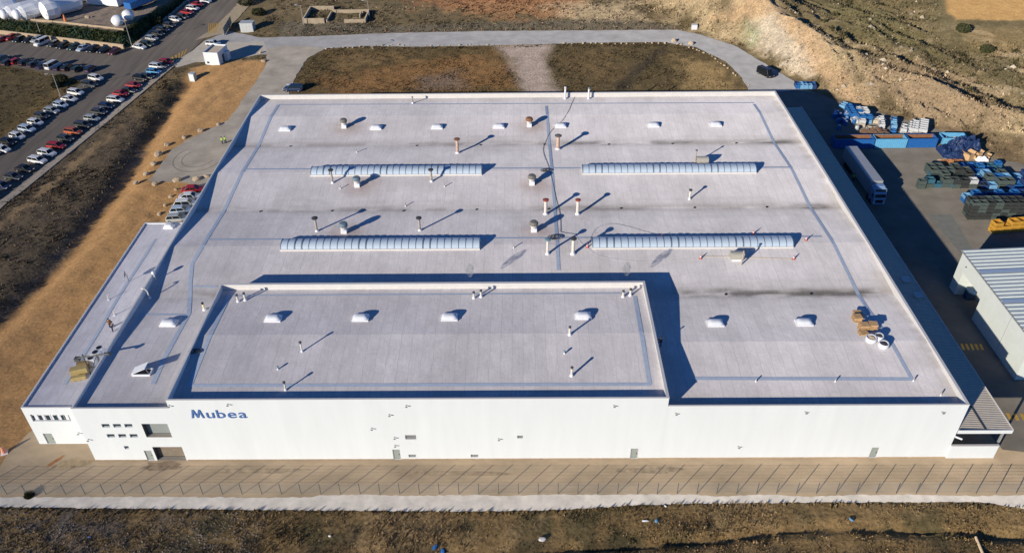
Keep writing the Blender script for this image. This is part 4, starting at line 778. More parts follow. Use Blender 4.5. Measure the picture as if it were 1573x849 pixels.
row([('dark grey', -18, 300), ('dark blue', 2, 284), ('dark grey', 19, 270), ('black', 37, 258), ('white', 57, 245, 'estate'), ('white', 72, 234), ('red', 86, 223), ('dark grey', 100, 212), ('orange', 112, 201), ('dark grey', 127, 191), ('silver', 141, 181), ('dark grey', 152, 171), ('dark blue', 163, 162), ('white', 177, 152, 'estate'), ('red', 185, 143), ('dark grey', 197, 138), ('red', 205, 130), ('black', 216, 119, 'estate'), ('dark grey', 225, 117), ('light blue', 236, 109), ('white', 241, 101), ('dark grey', 248, 100), ('red', 255, 94)], -16, 'cars parked on the factory side of the street', 'the left edge, in the street row nearest the factory')
row([('white', 214, 71), ('dark green', 226, 67), ('silver', 233, 58), ('dark grey', 243, 51), ('dark grey', 250, 45), ('dark grey', 260, 38), ('white', 269, 29), ('dark grey', 280, 25), ('red', 287, 18), ('white', 296, 12), ('red', 303, 6), ('white', 316, 1), ('dark blue', 325, -5)], -24, 'cars parked under the dark embankment on the upper street', 'the street corner, in the row under the embankment')
for (cn_, a, b, k, l) in (('red', 292, 290, 'saloon', 'red saloon at the back of the short row between the yard boulders and the annex'), ('white', 287, 301, 'saloon', 'white saloon second from the back of the short row behind the annex'), ('white', 281, 312, 'estate', 'white estate car in the middle of the short row behind the annex'), ('pale blue', 273, 322, 'hatchback', 'pale blue car second from the front of the short row behind the annex'), ('silver', 267, 334, 'hatchback', 'silver car at the front of the short row, half hidden by the annex roof')):
    p = P(a, b, .7); car(k, cn_, p.x+.6, p.y, math.radians(6), l, 'cars in the short row behind the annex')
p = P(450, 135, .8); car('estate', 'dark blue', p.x, p.y, math.radians(178), 'dark blue estate car behind the far left corner of the factory', None, sc=1.1)
MB().lathe([(.5, 1.56), (.1, 1.62)], 12).build('white_roof_disc', WPLAST, [o for o in C.objects if o.name.startswith('parked_car')][-1], (.9, 0, .05))
p = P(1176, 111, .9); car('van', 'black', p.x, p.y, math.radians(-62), 'black van standing alone on the loop road near the hillside', None, sc=1.0)
# ------------------------------------------------------------ boulders and stones
def rock_mesh(seed, flat=.7):
    r = random.Random(seed); bm = bmesh.new(); bmesh.ops.create_icosphere(bm, subdivisions=2 if flat > .6 else 1, radius=1)
    for v in bm.verts: v.co *= r.uniform(.78, 1.12); v.co.z *= flat
    for _ in range(4):
        nrm = Vector((r.uniform(-1, 1), r.uniform(-1, 1), r.uniform(-.3, 1))).normalized(); dd = r.uniform(.6, .8)
        for v in bm.verts:
            e = v.co.dot(nrm)-dd
            if e > 0: v.co -= nrm*e
    me = bpy.data.meshes.new('boulder'); bm.to_mesh(me); bm.free(); me.materials.append(STONE); return me
RK = [rock_mesh(i) for i in range(6)]
def boulder(px, py, s, label, group, name='boulder', zz=None):
    g = P(px, py) if zz is None else G(px, py); m_ = RK[int(px*7+py) % 6]; o = link(name, m_); o.location = (g.x, g.y, g.z+s*.3); r = random.Random(int(px*3+py)); o.scale = (s*r.uniform(.8, 1.3), s*r.uniform(.7, 1), s*r.uniform(.8, 1.1)); o.rotation_euler = (0, 0, r.uniform(0, 6)); tag(o, label, 'boulder', group)
for i, (a, b, s) in enumerate(((209, 282, .7), (225, 268, .75), (236, 253, .75), (244, 238, .85), (256, 223, .75), (283, 212, .6), (308, 202, .8), (336, 192, .6))): boulder(a, b, s, 'pale boulder, %s from the near corner of the side yard' % ORD[i+1], 'boulders round the side yard')
for i, (a, b, s) in enumerate(((238, 284, .7), (273, 278, .95), (301, 277, .9), (317, 272, .6))): boulder(a, b, s, 'pale boulder, %s from left between yard and parked cars' % ORD[i+1], 'boulders round the side yard')
for i, (a, b, s) in enumerate(((245, 330, .5), (254, 316, .5), (262, 303, .5), (270, 292, .4))): boulder(a, b, s, 'small pale stone, %s from the near end, beside the cars behind the annex' % ORD[i+1], 'stones beside the parked cars')
for a, b, l in ((400, 82, 'pale boulder beside the shadow of the gatehouse'), (405, 95, 'pale boulder at the left edge of the drive, nearer one')): boulder(a, b, .6, l, 'boulders by the drive')
for a, b, s, l in ((1035, 64, .8, 'large pale boulder where the loop road starts to bend, left one'), (1061, 68, .8, 'large pale boulder where the loop road starts to bend, right one')): boulder(a, b, s, l, 'large boulders by the bend')
g = G(1066, 44); o = MB().prism([(-.9, -.7), (.8, -.8), (.9, .6), (-.7, .7)], -.2, 1.3).build('concrete_block', WPLAST, None, g); tag(o, 'white concrete block beyond the loop road at the foot of the bank', 'block')
r = random.Random(5)
edgep = [(500+i*8.6, 75.5-5.5*min(1, i/12)-.0*i) for i in range(31)]+[(868+i*9.5, 67.2) for i in range(17)]+[(1040+i*6, 68+i*1.6+(i/7)**2*2.2) for i in range(8)]+[(1090+i*4.6, 84+i*3.6) for i in range(14)]
for k, (a, b) in enumerate(edgep):
    if r.random() < .93: boulder(a+r.uniform(-2, 2), b+r.uniform(-.8, .8), r.uniform(.2, .42), 'small pale stone in the line edging the inner side of the loop road', 'stones edging the loop road', 'edge_stone')
# survey stakes on the outer edge
STK = mat('orange_stake', (.55, .20, .12), .7, .1, 2); sm_ = MB().box(-.05, .05, -.05, .05, -.1, .7).mesh('marker_stake'); sm_.materials.append(STK)
for i in range(17):
    a = 444+i*37.; b = np.interp(a, [440, 600, 900, 1040], [52.5, 49, 45.5, 44.5]); g = P(a, b); o = link('marker_stake', sm_, None, None, (g.x, g.y, 0)); tag(o, 'short reddish marker stake in the line along the outer edge of the loop road', 'stake', 'marker stakes along the loop road')
# ------------------------------------------------------------ gatehouse, cabinets, gate, pool
def boxhouse(name, label, cat, ax, ay, w_, d_, h_, rz, m_): pass
a = P(316, 100); b = P(338, 101); gz_ = (b-a); rz = math.atan2(gz_.y, gz_.x)
t = thing('gatehouse', 'small white cubic gatehouse with a flat roof by the factory entrance', 'hut', (a.x, a.y, 0), rz); L_ = gz_.length; D_ = 6.2; hh = 3.6
t.scale = (1, 1, 1)
MB().box(0, L_, 0, .15, -.05, hh).build('front_wall', WHITE, t); MB().box(L_-.15, L_, .152, D_-.152, -.05, hh-.002).build('side_wall', WHITE, t); MB().box(0, .15, .152, D_-.152, -.05, hh-.002).build('side_wall', WHITE, t); MB().box(0, L_, D_-.15, D_, -.05, hh).build('back_wall', WHITE, t)
MB().box(.152, L_-.152, .152, D_-.152, hh-.5, hh-.35).build('roof', mat('tan_roof', (.42, .36, .30), .9, .1, 2), t); MB().box(.6, 1.25, -.03, -.002, .5, 1.0).build('window', GLASS, t)
dr_ = MB().box(L_+.002, L_+.05, 2.3, 3.3, .05, 2.2).build('door', GLASS, t); MB().box(L_+.06, L_+.09, 2.4, 2.5, 1, 1.2).build('handle', GALV, dr_); MB().box(L_+.003, L_+.9, 3.6, 5.4, -.05, 2.4).build('porch', WHITE, t)
p = P(327, 66, .7); car('hatchback', 'white', p.x, p.y, math.radians(-10), 'white hatchback half hidden behind the white gatehouse', None)
p = P(380, 50); t = thing('electric_cabinet', 'pale grey electrical cabinet house beyond the gatehouse', 'cabinet', (p.x, p.y, 0)); LGM = mat('light_grey_metal', (.52, .54, .55), .5, .05, 1)
MB().box(-1.9, 1.9, 0, 2.6, 0, 2.6).build('body', LGM, t); MB().box(-2, 2, -.1, 2.7, 2.602, 2.75).build('roof', LGM, t)
for k in range(4): MB().box(-1.8+k*.92, -.95+k*.92, -.03, -.003, .2, 2.4).build('door_panel', LGM, t)
MB().box(-2.05, 2.05, -.15, 2.75, -.05, -.001).build('plinth', CONC, t)
a = P(345, 55); b = P(356, 36); rz = math.atan2(b.y-a.y, b.x-a.x); L_ = (b-a).length
t = thing('sliding_gate', 'dark grey gate panel standing open left of the electrical cabinet', 'gate', (a.x, a.y, 0), rz)
MB().box(0, L_, -.05, .05, 2.1, 2.2).build('rail', DARKM, t); MB().box(0, L_, -.05, .05, .1, .2).build('rail', DARKM, t)
for k in range(9): MB().box(k*L_/9+.02, (k+1)*L_/9-.04, -.03, .03, .203, 2.097).build('panel', mat('gate_grey', (.16, .19, .21), .5, .1, 2), t)
a = G(297, 124); t = thing('utility_kiosk', 'narrow pale kiosk standing alone on the sandy verge', 'cabinet', a, math.radians(-12)); MB().box(-.75, .75, -.5, .9, -.1, 2.0).build('body', LGM, t); MB().prism([(-.8, -.55), (.8, -.55), (.8, .95), (-.8, .95)], 2.002, 2.12).build('roof', LGM, t); MB().box(-.65, .65, -.53, -.502, .2, 1.8).build('door', WPLAST, t)
# concrete basin beyond the loop road
t = thing('concrete_basin', 'open concrete basin of low cream walls beyond the loop road', 'basin'); A = P(466, 40); B = P(562, 40); x0, x1 = A.x, B.x; y0 = A.y; y1 = P(500, 20).y; xm = P(499, 40).x; xc = P(509, 30).x
t.location = (0, 0, .0); zb = H((x0+x1)/2, y0)
def bw(*q): MB().box(q[0], q[1], q[2], q[3], zb-.5, zb+q[4]).build('wall', mat('basin_wall', (.46, .38, .28), .9, .15, 1), t)
bw(x0, xm, y0, y0+.35, 1.5); bw(x0, x0+.35, y0+.352, y1-.352, 1.5); bw(x0, xc, y1-.35, y1, 1.5); bw(xc+.002, x1, y1-3.4, y1-3.05, 1.3); bw(x1-.35, x1, y0+.352, y1-3.402, 1.3); bw(xm+6, x1, y0+.0, y0+.35, 1.1); bw(xm+.5, xm+.85, y0+.4, y1-3.5, 1.0); bw(xm+10, xm+10.3, y0+4, y1-4, 1.2)
MB().box(x0+.4, x1-.4, y0+.4, y1-3.5, zb-.3, zb+.12).build('floor', mat('basin_floor', (.25, .20, .13), .9, .2, 1), t)
# ------------------------------------------------------------ street lamps
def lamp(bx, by, hgt, label, arm=0., zz=0., rz=0.):
    p = P(bx, by, zz); t = thing('street_lamp', label, 'street lamp', (p.x, p.y, zz), rz, 'tall street lamps'); r_ = [.11, .06]
    MB().tube([(0, 0, -.2), (0, 0, hgt)], r_, 8).build('pole', GALV, t); MB().tube([(0, 0, hgt-.05), (-1.1, 0, hgt+.25)], .05, 6).build('arm', GALV, t); MB().box(-1.75, -1.0, -.16, .16, hgt+.2, hgt+.32).build('lamp_head', LGM, t); MB().lathe([(.25, -.02), (.2, .1)], 8).build('base', CONC, t)
lamp(203, 72, 7.5, 'street lamp at the street corner beside the cream retaining wall'); lamp(63, 54, 6.0, 'street lamp on the embankment above the row of cars at far left'); lamp(93, 148, 6.0, 'street lamp at the edge of the brown field left of the street', rz=.5)
lamp(467, 42, 6.5, 'street lamp at the left end of the concrete basin', zz=0, rz=0); lamp(568, 32, 6, 'street lamp at the right end of the concrete basin'); lamp(291, 6, 6, 'street lamp beside the upper street, near the top edge'); lamp(573, 75, 2.6, 'low lamp on the inner edge of the loop road')
# ------------------------------------------------------------ the lot at top left
rw = thing('retaining_wall', 'long cream retaining wall behind the row of cars at top left', 'wall'); q = [(-150, 30), (0, 52.5), (190, 75)]
qq = W(q)
for a, b in zip(qq[:-1], qq[1:]):
    a = Vector((*a, 0)); b = Vector((*b, 0)); t_ = (b-a).normalized(); n_ = Vector((-t_.y, t_.x, 0)); MB().prism([tuple(v)[:2] for v in (a, b, b+n_*.5, a+n_*.5)], -.1, 1.05).build('wall_section', WALLC, rw)
ct = thing('lot_kerb_wall', 'low cream kerb wall along the top of the green embankment', 'wall'); qq = W([(-150, 12), (0, 28), (95, 36)], 2.6)+W([(190, 47)], 2.6)
for a, b in zip(qq[:-1], qq[1:]):
    a = Vector((*a, 0)); b = Vector((*b, 0)); t_ = (b-a).normalized(); n_ = Vector((-t_.y, t_.x, 0)); MB().prism([tuple(v)[:2] for v in (a, b, b+n_*.35, a+n_*.35)], 2.0, 3.05).build('wall_section', WALLC, ct)
WRAP = mat('white_shrink_wrap', (.84, .86, .90), .35, .04, .8, .3)
def nacelle(px, py, L, R_, rz, label, hub=True):
    p = P(px, py, 2.6); t = thing('wrapped_machine', label, 'wrapped machine', (p.x, p.y, 2.6), rz, 'white wrapped machines standing in the lot')
    n = 10; st = [(-L/2, .80), (-L/2+.3, .95), (0, 1.0), (L/2-1.2, .95), (L/2-.2, .7)]; b = MB()
    for x, k in st:
        for j in range(n): a = 2*math.pi*(j+.5)/n; b.v.append((x, R_*k*math.cos(a), R_*.95+R_*.95*k*math.sin(a)+.12*math.sin(x*3+j)))
    for i in range(len(st)-1):
        for j in range(n): b.f.append((i*n+j, i*n+(j+1) % n, (i+1)*n+(j+1) % n, (i+1)*n+j))
    b.f.append(tuple(range(n))[::-1]); b.f.append(tuple((len(st)-1)*n+j for j in range(n))); b.build('wrapped_body', WRAP, t)
    if hub: m = MB().lathe([(R_*.2, L*.0), (R_*.62, .1), (R_*.66, 1.3), (R_*.4, 1.9)], 12).mesh('hub', True); m.transform(Matrix.Translation((L/2-.3, 0, R_*.95)) @ Matrix.Rotation(math.pi/2, 4, 'Y')); link('wrapped_hub', m, WRAP, t)
    MB().box(-L*.4, L*.4, -R_*.5, R_*.5, -.02, .25).build('cradle', DARKM, t)
for i, (a, b, L, R_, hb, l) in enumerate(((8, 26, 8, 2.3, False, 'nearest white wrapped machine in the lot at the left edge'), (36, 26, 8.5, 1.9, True, 'white wrapped machine with a round nose, left one of the middle pair'), (56, 27, 8.5, 2.0, True, 'white wrapped machine with a round nose, right one of the middle pair'), (83, 29, 4.5, 2.5, False, 'short white wrapped drum with a blue-shaded face, nearest to the orange cone'), (104, 20, 9, 2.3, False, 'long white wrapped machine at the right of the group, pointing down'), (28, 8, 9, 2.0, False, 'white wrapped machine in the second rank at far left'), (72, 8, 8, 2.0, True, 'white wrapped machine in the second rank above the middle pair'), (122, 4, 9, 2.0, False, 'white wrapped machine in the second rank at right'), (-18, 14, 9, 2.2, False, 'white wrapped machine in the second rank cut by the left edge'), (50, -2, 9, 2.1, False, 'white wrapped machine in the third rank behind the middle pair'), (95, -4, 9, 2.1, False, 'white wrapped machine in the third rank behind the long one'), (8, -4, 9, 2.1, False, 'white wrapped machine in the third rank at far left'))):
    nacelle(a, b, L*1.08, R_*1.18, math.radians(-128 if hb else 48), l, hb)
p = P(160, 10, 2.6); t = thing('wrapped_box_load', 'big white wrapped cuboid load at the top of the lot', 'wrapped load', (p.x, p.y, 2.6), math.radians(-14)); MB().box(-6, 5.2, 0, 7, .3, 4.6).build('wrapped_body', WRAP, t); MB().box(-5, 5, .5, 6, -.02, .3).build('skid', DARKM, t)
a = P(203, 20, 2.6); b = P(232, 8, 2.6); rz = math.atan2((b-a).y, (b-a).x); t = thing('blue_trailer', 'blue ribbed trailer beside the white cuboid load', 'trailer', (a.x, a.y, 2.6), rz); MB().box(0, 11, 0, 2.6, 1.0, 2.9).build('body', BLUEC, t)
for k in range(22): MB().box(k*.5+.1, k*.5+.28, -.08, -.002, 1.02, 2.88).build('rib', LBLUE, t)
for k in range(3):
    for s in (.4, 2.2): MB().lathe([(.5, -.15), (.5, .15)], 12).build('wheel', TY, t, (1.5+k*1.3, s, .5)).rotation_euler = (math.pi/2, 0, 0)
MB().box(0, 11, .3, 2.3, .7, .998).build('chassis', DARKM, t)
for i, (a, b, l) in enumerate(((184, 38, 'white round hub shell on the embankment corner, left one'), (198, 30, 'white round hub shell on the embankment corner, right one'))):
    p = P(a, b, 2.6); t = thing('hub_shell', l, 'hub shell', (p.x, p.y, 2.6), .6*i); m = MB().lathe([(.1, .0), (1.2, .2), (1.7, 1.1), (1.75, 2.0), (1.3, 2.6), (.4, 2.9)], 14).mesh('shell', True); m.transform(Matrix.Rotation(.5, 4, 'X')); link('shell', m, WRAP, t, (0, 0, .1))
    m = MB().lathe([(.62, 0), (.55, .12)], 12).mesh('opening'); m.transform(Matrix.Translation((0, -1.65, 1.2)) @ Matrix.Rotation(math.pi/2+.2, 4, 'X')); link('opening', m, DARKM, t)
p = P(101, 34, 2.6); t = thing('orange_cone', 'large orange cone standing at the lot edge', 'cone', (p.x, p.y, 2.6)); MB().lathe([(.45, 0), (.35, 1.0), (.15, 2.2)], 10).build('cone', mat('orange_plastic', (.75, .22, .06), .6, .05, 2), t); MB().box(-.55, .55, -.55, .55, -.01, .08).build('base', BLACK, t)
p = P(135, 28, 2.6); t = thing('loose_wrapping', 'small heap of pale wrapping lying in the lot', 'debris', (p.x, p.y, 2.6)); o = link('wrapping', RK[2], None, t, (0, 0, .3)); o.scale = (.9, .6, .7); o = link('wrapping', RK[1], None, t, (.9, .3, .2)); o.scale = (.5, .4, .4)
# ------------------------------------------------------------ goods yard: skips
def skip(px0, px1, yb, label, m_, hgt=2.3, inner=RUST):
    a = P(px0, yb); b = P(px1, yb); L = b.x-a.x; t = thing('open_skip', label, 'skip', (a.x, a.y, 0), 0, 'open-top skips in a line'); Wk = 2.5; th = .1
    MB().box(0, L, 0, th, .15, hgt).build('side', m_, t); MB().box(0, L, Wk-th, Wk, .15, hgt).build('side', m_, t); MB().box(0, th, th+.002, Wk-th-.002, .15, hgt-.003).build('end', m_, t); MB().box(L-th, L, th+.002, Wk-th-.002, .15, hgt-.003).build('end', m_, t); MB().box(th, L-th, th+.002, Wk-th-.002, .15, .35).build('floor', inner, t)
    MB().box(th+.004, L-th-.004, Wk-th-.03, Wk-th-.003, .35, hgt-.05).build('rusty_lining', inner, t)
    mb = MB(); n = int(L/.45)
    for k in range(n): xx = .1+k*(L-.2)/n; mb.box(xx, xx+.14, -.07, -.003, .2, hgt-.05)
    for k in range(n): xx = .1+k*(L-.2)/n; MB
    rb = mb.build('ribs', m_, t); MB().box(-.02, L+.02, -.09, th, hgt+.002, hgt+.09).build('rim', m_, t)
    for xx in (.3, L-.6): MB().box(xx, xx+.3, .2, Wk-.2, -.01, .148).build('skid', DARKM, t)
skip(1280, 1341, 229, 'leftmost open skip of the line, mostly in shadow', BLUEC); skip(1343, 1391, 228.5, 'light blue ribbed open skip in the middle of the line', LBLUE); skip(1393, 1437, 228, 'bright blue open skip at the right end of the line', BLUEC)
# lorry
zt_ = 4.0; a = P(1298, 224.5, zt_); b = P(1317, 224.5, zt_); c = P(1357, 278, zt_); d_ = P(1338, 278, zt_); mid0 = (a+b)/2; mid1 = (c+d_)/2; dirv = mid1-mid0; rz = math.atan2(dirv.y, dirv.x); L = dirv.length
t = thing('articulated_lorry', 'white articulated lorry with a long box trailer parked beside the factory', 'lorry', (mid1.x, mid1.y, 0), rz); TR = mat('trailer_skin', (.36, .38, .42), .5, .08, .5)
MB().box(-L, 0, -1.27, 1.27, 1.25, zt_).build('trailer_body', TR, t); MB().box(-L+.2, -.2, -.5, .5, .8, 1.248).build('chassis', DARKM, t)
for k in range(3):
    for s in (-1.1, 1.1): o = MB().lathe([(.5, -.15), (.5, .15)], 14).build('wheel', TY, t, (-L+1.8+k*1.3, s, .5)); o.rotation_euler = (math.pi/2, 0, 0)
cb = MB(); cab = paint('cab_paint', (.25, .38, .60)); stn = [(.7, .6, 3.3, 1), (.75, .55, 3.55, 1), (2.3, .5, 3.6, 1), (2.75, .5, 2.7, .98), (2.95, .5, 1.7, .96), (2.98, .45, .7, .9)]
for x, z0, z1, k in stn: cb.v += [(x, -1.25*k, z0), (x, -1.25*k, z1-.15), (x, -1.1*k, z1), (x, 1.1*k, z1), (x, 1.25*k, z1-.15), (x, 1.25*k, z0)]
for i in range(len(stn)-1):
    for j in range(6): cb.f.append((i*6+j, i*6+(j+1) % 6, (i+1)*6+(j+1) % 6, (i+1)*6+j))
cb.f.append(tuple(range(6))[::-1]); cb.f.append(tuple((len(stn)-1)*6+j for j in range(6))); cb.build('cab', cab, t)
wsn = MB(); wsn.poly([(2.37, -1.08, 3.5), (2.37, 1.08, 3.5), (2.99, 1.05, 1.95), (2.99, -1.05, 1.95)]); wsn.v = [(x+.03, y, z) for x, y, z in wsn.v]; wsn.build('windscreen', CG, t); MB().box(3.0, 3.04, -.75, .75, .75, 1.4).build('grille', BLACK, t); MB().box(2.99, 3.1, -1.15, 1.15, .4, .68).build('bumper', cab, t)
for s in (-.95, .95): MB().box(3.0, 3.06, s-.15, s+.15, .75, .95).build('headlight', LAMP, t)
for s in (-1.4, 1.4): MB().box(2.3, 2.5, s-.1, s+.1, 1.9, 2.6).build('mirror', BLACK, t)
for x in (0.9, 2.3):
    for s in (-1.1, 1.1): o = MB().lathe([(.5, -.15), (.5, .15)], 14).build('wheel', TY, t, (x-.6, s, .5)); o.rotation_euler = (math.pi/2, 0, 0)
MB().box(.8, 1.9, -.95, .95, 3.6, 3.85).build('air_deflector', cab, t)
# crates
def crate_mesh(w_, d_, h_, m_, open_=True):
    b = MB(); t_ = .06
    b.box(-w_/2, w_/2, -d_/2, d_/2, .08, .14)
    b.box(-w_/2, w_/2, -d_/2, -d_/2+t_, .142, h_); b.box(-w_/2, w_/2, d_/2-t_, d_/2, .142, h_); b.box(-w_/2, -w_/2+t_, -d_/2+t_+.002, d_/2-t_-.002, .142, h_-.002); b.box(w_/2-t_, w_/2, -d_/2+t_+.002, d_/2-t_-.002, .142, h_-.002)
    for sx in (-1, 1):
        for sy in (-1, 1): b.box(sx*(w_/2-.12)-.1, sx*(w_/2-.12)+.1, sy*(d_/2-.12)-.1, sy*(d_/2-.12)+.1, 0, .078)
    b.box(-w_/2-.02, w_/2+.02, -d_/2-.03, -d_/2-.003, h_*.45, h_*.53)
    me = b.mesh('crate'); me.materials.append(m_); return me
CM = {k: mat('crate_'+k.replace(' ', '_'), c, .6, .2, 2) for k, c in {'blue': (.018, .13, .38), 'light blue': (.16, .36, .58), 'white': (.52, .54, .57), 'grey green': (.075, .10, .095), 'charcoal': (.04, .045, .045), 'cream': (.50, .44, .36), 'yellow': (.52, .28, .04), 'dark blue': (.02, .05, .16), 'teal': (.04, .13, .19)}.items()}
_cr = {}
def crate(cname, x, y, z, w_, d_, h_, rz, label, group, name='stacked_crate'):
    k = (cname, w_, d_, h_)
    if k not in _cr: _cr[k] = crate_mesh(w_, d_, h_, CM[cname])
    o = link(name, _cr[k], None, None, (x, y, z)); o.rotation_euler = (0, 0, rz); return tag(o, label, 'crate', group)
cr_r = random.Random(3)
def stackgrid(px, py, nx, ny, nz, w_, d_, h_, rz, cols, label, group, drop=0., gap=.08, topcol=None):
    o = P(px, py); R_ = Matrix.Rotation(rz, 3, 'Z')
    for i in range(nx):
        for j in range(ny):
            n = nz-(1 if cr_r.random() < drop else 0)-(1 if cr_r.random() < drop*.5 else 0)
            for k in range(max(n, 1)):
                if j > 0 and k < n-1 and 0 < i < nx-1: continue    # hidden inside the block
                v = R_ @ Vector(((i+.5)*(w_+gap), (j+.5)*(d_+gap), 0)); c = cr_r.choice(cols)
                if topcol and k >= n-1 and cr_r.random() < .6: c = topcol
                crate(c, o.x+v.x+cr_r.uniform(-.03, .03), o.y+v.y+cr_r.uniform(-.03, .03), k*h_+.001, w_, d_, h_-.02, rz+cr_r.uniform(-.02, .02), '%s %s, column %s, row %s, %s' % (c if c.split()[0] != 'charcoal' else c, label, ORD[i+1], ORD[j+1], ['bottom', 'second layer', 'third layer', 'fourth layer', 'fifth layer'][k]), group)
stackgrid(1307, 190, 3, 5, 2, 1.5, 1.25, 1.0, math.radians(-4), ['blue', 'light blue', 'white', 'blue'], 'crate in the blue and white hillside block', 'blue and white crates by the hillside', .3)
stackgrid(1318, 195, 1, 7, 2, 1.4, 1.0, .9, math.radians(-12), ['cream', 'white'], 'crate in the long cream row', 'cream crates in a long row', .2)
stackgrid(1331, 205, 2, 2, 1, 1.2, 1.0, .9, math.radians(-12), ['cream'], 'crate near the brown heap', 'cream crates near the brown heap')
stackgrid(1340, 190, 2, 2, 1, 1.3, 1.0, 1.0, math.radians(-20), ['white', 'cream'], 'crate in the small group at the yard back', 'white crates at the yard back', .2); stackgrid(1349, 200, 1, 4, 2, 1.2, 1.1, .8, math.radians(-16), ['white', 'white', 'cream'], 'crate in the short pale row', 'white crates in the short row', .3)
stackgrid(1367, 205, 1, 5, 2, 1.2, 1.1, .8, math.radians(-20), ['blue', 'light blue', 'blue'], 'crate in the narrow blue row', 'blue crates in the narrow row', .3)
stackgrid(1381, 207, 2, 4, 2, 1.3, 1.1, .85, math.radians(-25), ['white'], 'crate, left block of bright white rows', 'bright white crates, left row', .3); stackgrid(1396, 207, 1, 6, 2, 1.6, 1.1, .9, math.radians(-25), ['white'], 'crate, middle block of bright white rows', 'bright white crates, middle row', .2); stackgrid(1407, 208, 1, 5, 2, 2.0, 1.1, .9, math.radians(-25), ['white'], 'crate, right block of bright white rows', 'bright white crates, right row', .2)
stackgrid(1288, 165, 3, 2, 1, 1.4, 1.1, .8, math.radians(-38), ['blue', 'light blue'], 'crate at the foot of the bank', 'blue crates at the foot of the bank')
stackgrid(1222, 137, 5, 2, 1, .95, 1.2, 1.1, math.radians(-5), ['blue', 'dark blue', 'light blue'], 'crate behind the far right factory corner', 'blue crates at the far corner')
# drums in the shade
for i in range(24):
    a = 1280+cr_r.uniform(0, 44); b = 178+cr_r.uniform(-2, 24); p = P(a, b); t = thing('blue_drum', 'drum standing in the shaded cluster left of the cream row', 'drum', (p.x, p.y, 0), 0, 'drums in the shaded cluster')
    m_ = CM['white'] if a > 1311 else CM['blue']; MB().lathe([(.42, 0), (.45, .1), (.45, 1.0), (.38, 1.15)], 10).build('barrel', m_, t); MB().lathe([(.3, 1.151), (.28, 1.2)], 8).build('lid', CM['white'], t)
def heap(px, py, sx, sy, h_, m_, label, seed, cat='heap', name='heap', zbase=0.):
    p = P(px, py, zbase); n = 34; b = MB(); xs = np.linspace(-1, 1, n); XX, YY = np.meshgrid(xs, xs); rr = np.clip(1-(np.abs(XX)**5+np.abs(YY)**5), 0, 1)**.5; nz_ = fbm(XX+seed*3.3, YY*1.6-seed, .42, seed, 5); ZZ = rr*h_*(.85+nz_*1.5)
    b.v = [tuple(v) for v in np.stack([XX*sx, YY*sy, ZZ-.05], -1).reshape(-1, 3)]
    for j in range(n-1):
        for i in range(n-1): k = j*n+i; b.f.append((k, k+1, k+n+1, k+n))
    o = b.build(name, m_, None, (p.x, p.y, zbase)); return tag(o, label, cat)
heap(1345, 207, 3.4, 2.0, 1.1, mat('brown_heap', (.16, .10, .07), .9, .3, 2, .4), 'low dark brown heap behind the middle skip', 4, name='scrap_heap')
# blue bin, tarpaulin, cardboard, orange debris
p = P(1447, 222); t = thing('open_bin', 'pale blue open bin full of scrap behind the blue tarpaulin', 'bin', (p.x, p.y, 0), math.radians(-3))
for q in ((0, 5.4, 0, .1), (0, 5.4, 2.7, 2.8), (0, .1, .102, 2.698), (5.3, 5.4, .102, 2.698)): MB().box(*q, .0, 1.6).build('side', LBLUE, t)
MB().box(.11, 5.29, .11, 2.69, .02, .5).build('floor', BLUEC, t)
for k in range(7): o = link('scrap_piece', RK[k % 6], None, t, (.6+k*.65, 1.3+.5*math.sin(k*2), .8)); o.scale = (.45, .35, .35)
TARP = mat('blue_tarpaulin', (.012, .035, .12), .55, .2, 1.5, .5)
heap(1480, 231, 3.3, 2.6, 2.7, TARP, 'high rumpled dark blue tarpaulin covering goods in the yard', 11, 'tarpaulin', 'tarpaulin_heap'); heap(1460, 236, 2.4, 3.0, 1.3, TARP, 'low dark blue tarpaulin spread at the left of the high one', 23, 'tarpaulin', 'tarpaulin_heap')
heap(1464, 251, 2.6, 1.3, .7, mat('orange_debris', (.38, .17, .07), .9, .4, 2, .5), 'heap of orange-brown debris in front of the blue tarpaulin', 13, name='debris_heap'); heap(1452, 248, 1.6, .9, .4, mat('tan_debris', (.36, .28, .2), .9, .3, 2, .5), 'small tan debris heap at the left foot of the blue tarpaulin', 15, name='debris_heap')
CB = mat('cardboard', (.58, .38, .20), .8, .15, 2)
for i, (a, b, s, h_, rr) in enumerate(((1486, 244, 1.5, 1.6, .5), (1482, 240, 1.1, 1.3, .2), (1494, 242, 1.3, .8, .9), (1502, 240, 1.1, 1.2, .3), (1517, 243, .9, .7, .8))):
    p = P(a, b); t = thing('cardboard_box', ['largest crumpled cardboard box at the right foot of the tarpaulin', 'cardboard box behind the largest one beside the tarpaulin', 'flattened cardboard box between the two upright ones', 'upright cardboard box right of the flattened one', 'torn cardboard box at the right end beside the white bag'][i], 'cardboard box', (p.x, p.y, 0), rr); MB().box(-s/2, s/2, -s/2, s/2, 0, h_*.8).build('carton', CB, t)
    for sg_ in (-1, 1): MB().box(0, s*.45, -s/2, s/2, 0, .03, Matrix.Translation((sg_*s/2, 0, h_*.8+.01)) @ Matrix.Rotation(math.radians(-50 if sg_ > 0 else -130), 4, 'Y')).build('flap', CB, t)
heap(1508, 247, 1.3, .9, .9, WRAP, 'white plastic bag heap beside the cardboard boxes', 19, 'bag', 'plastic_bag')
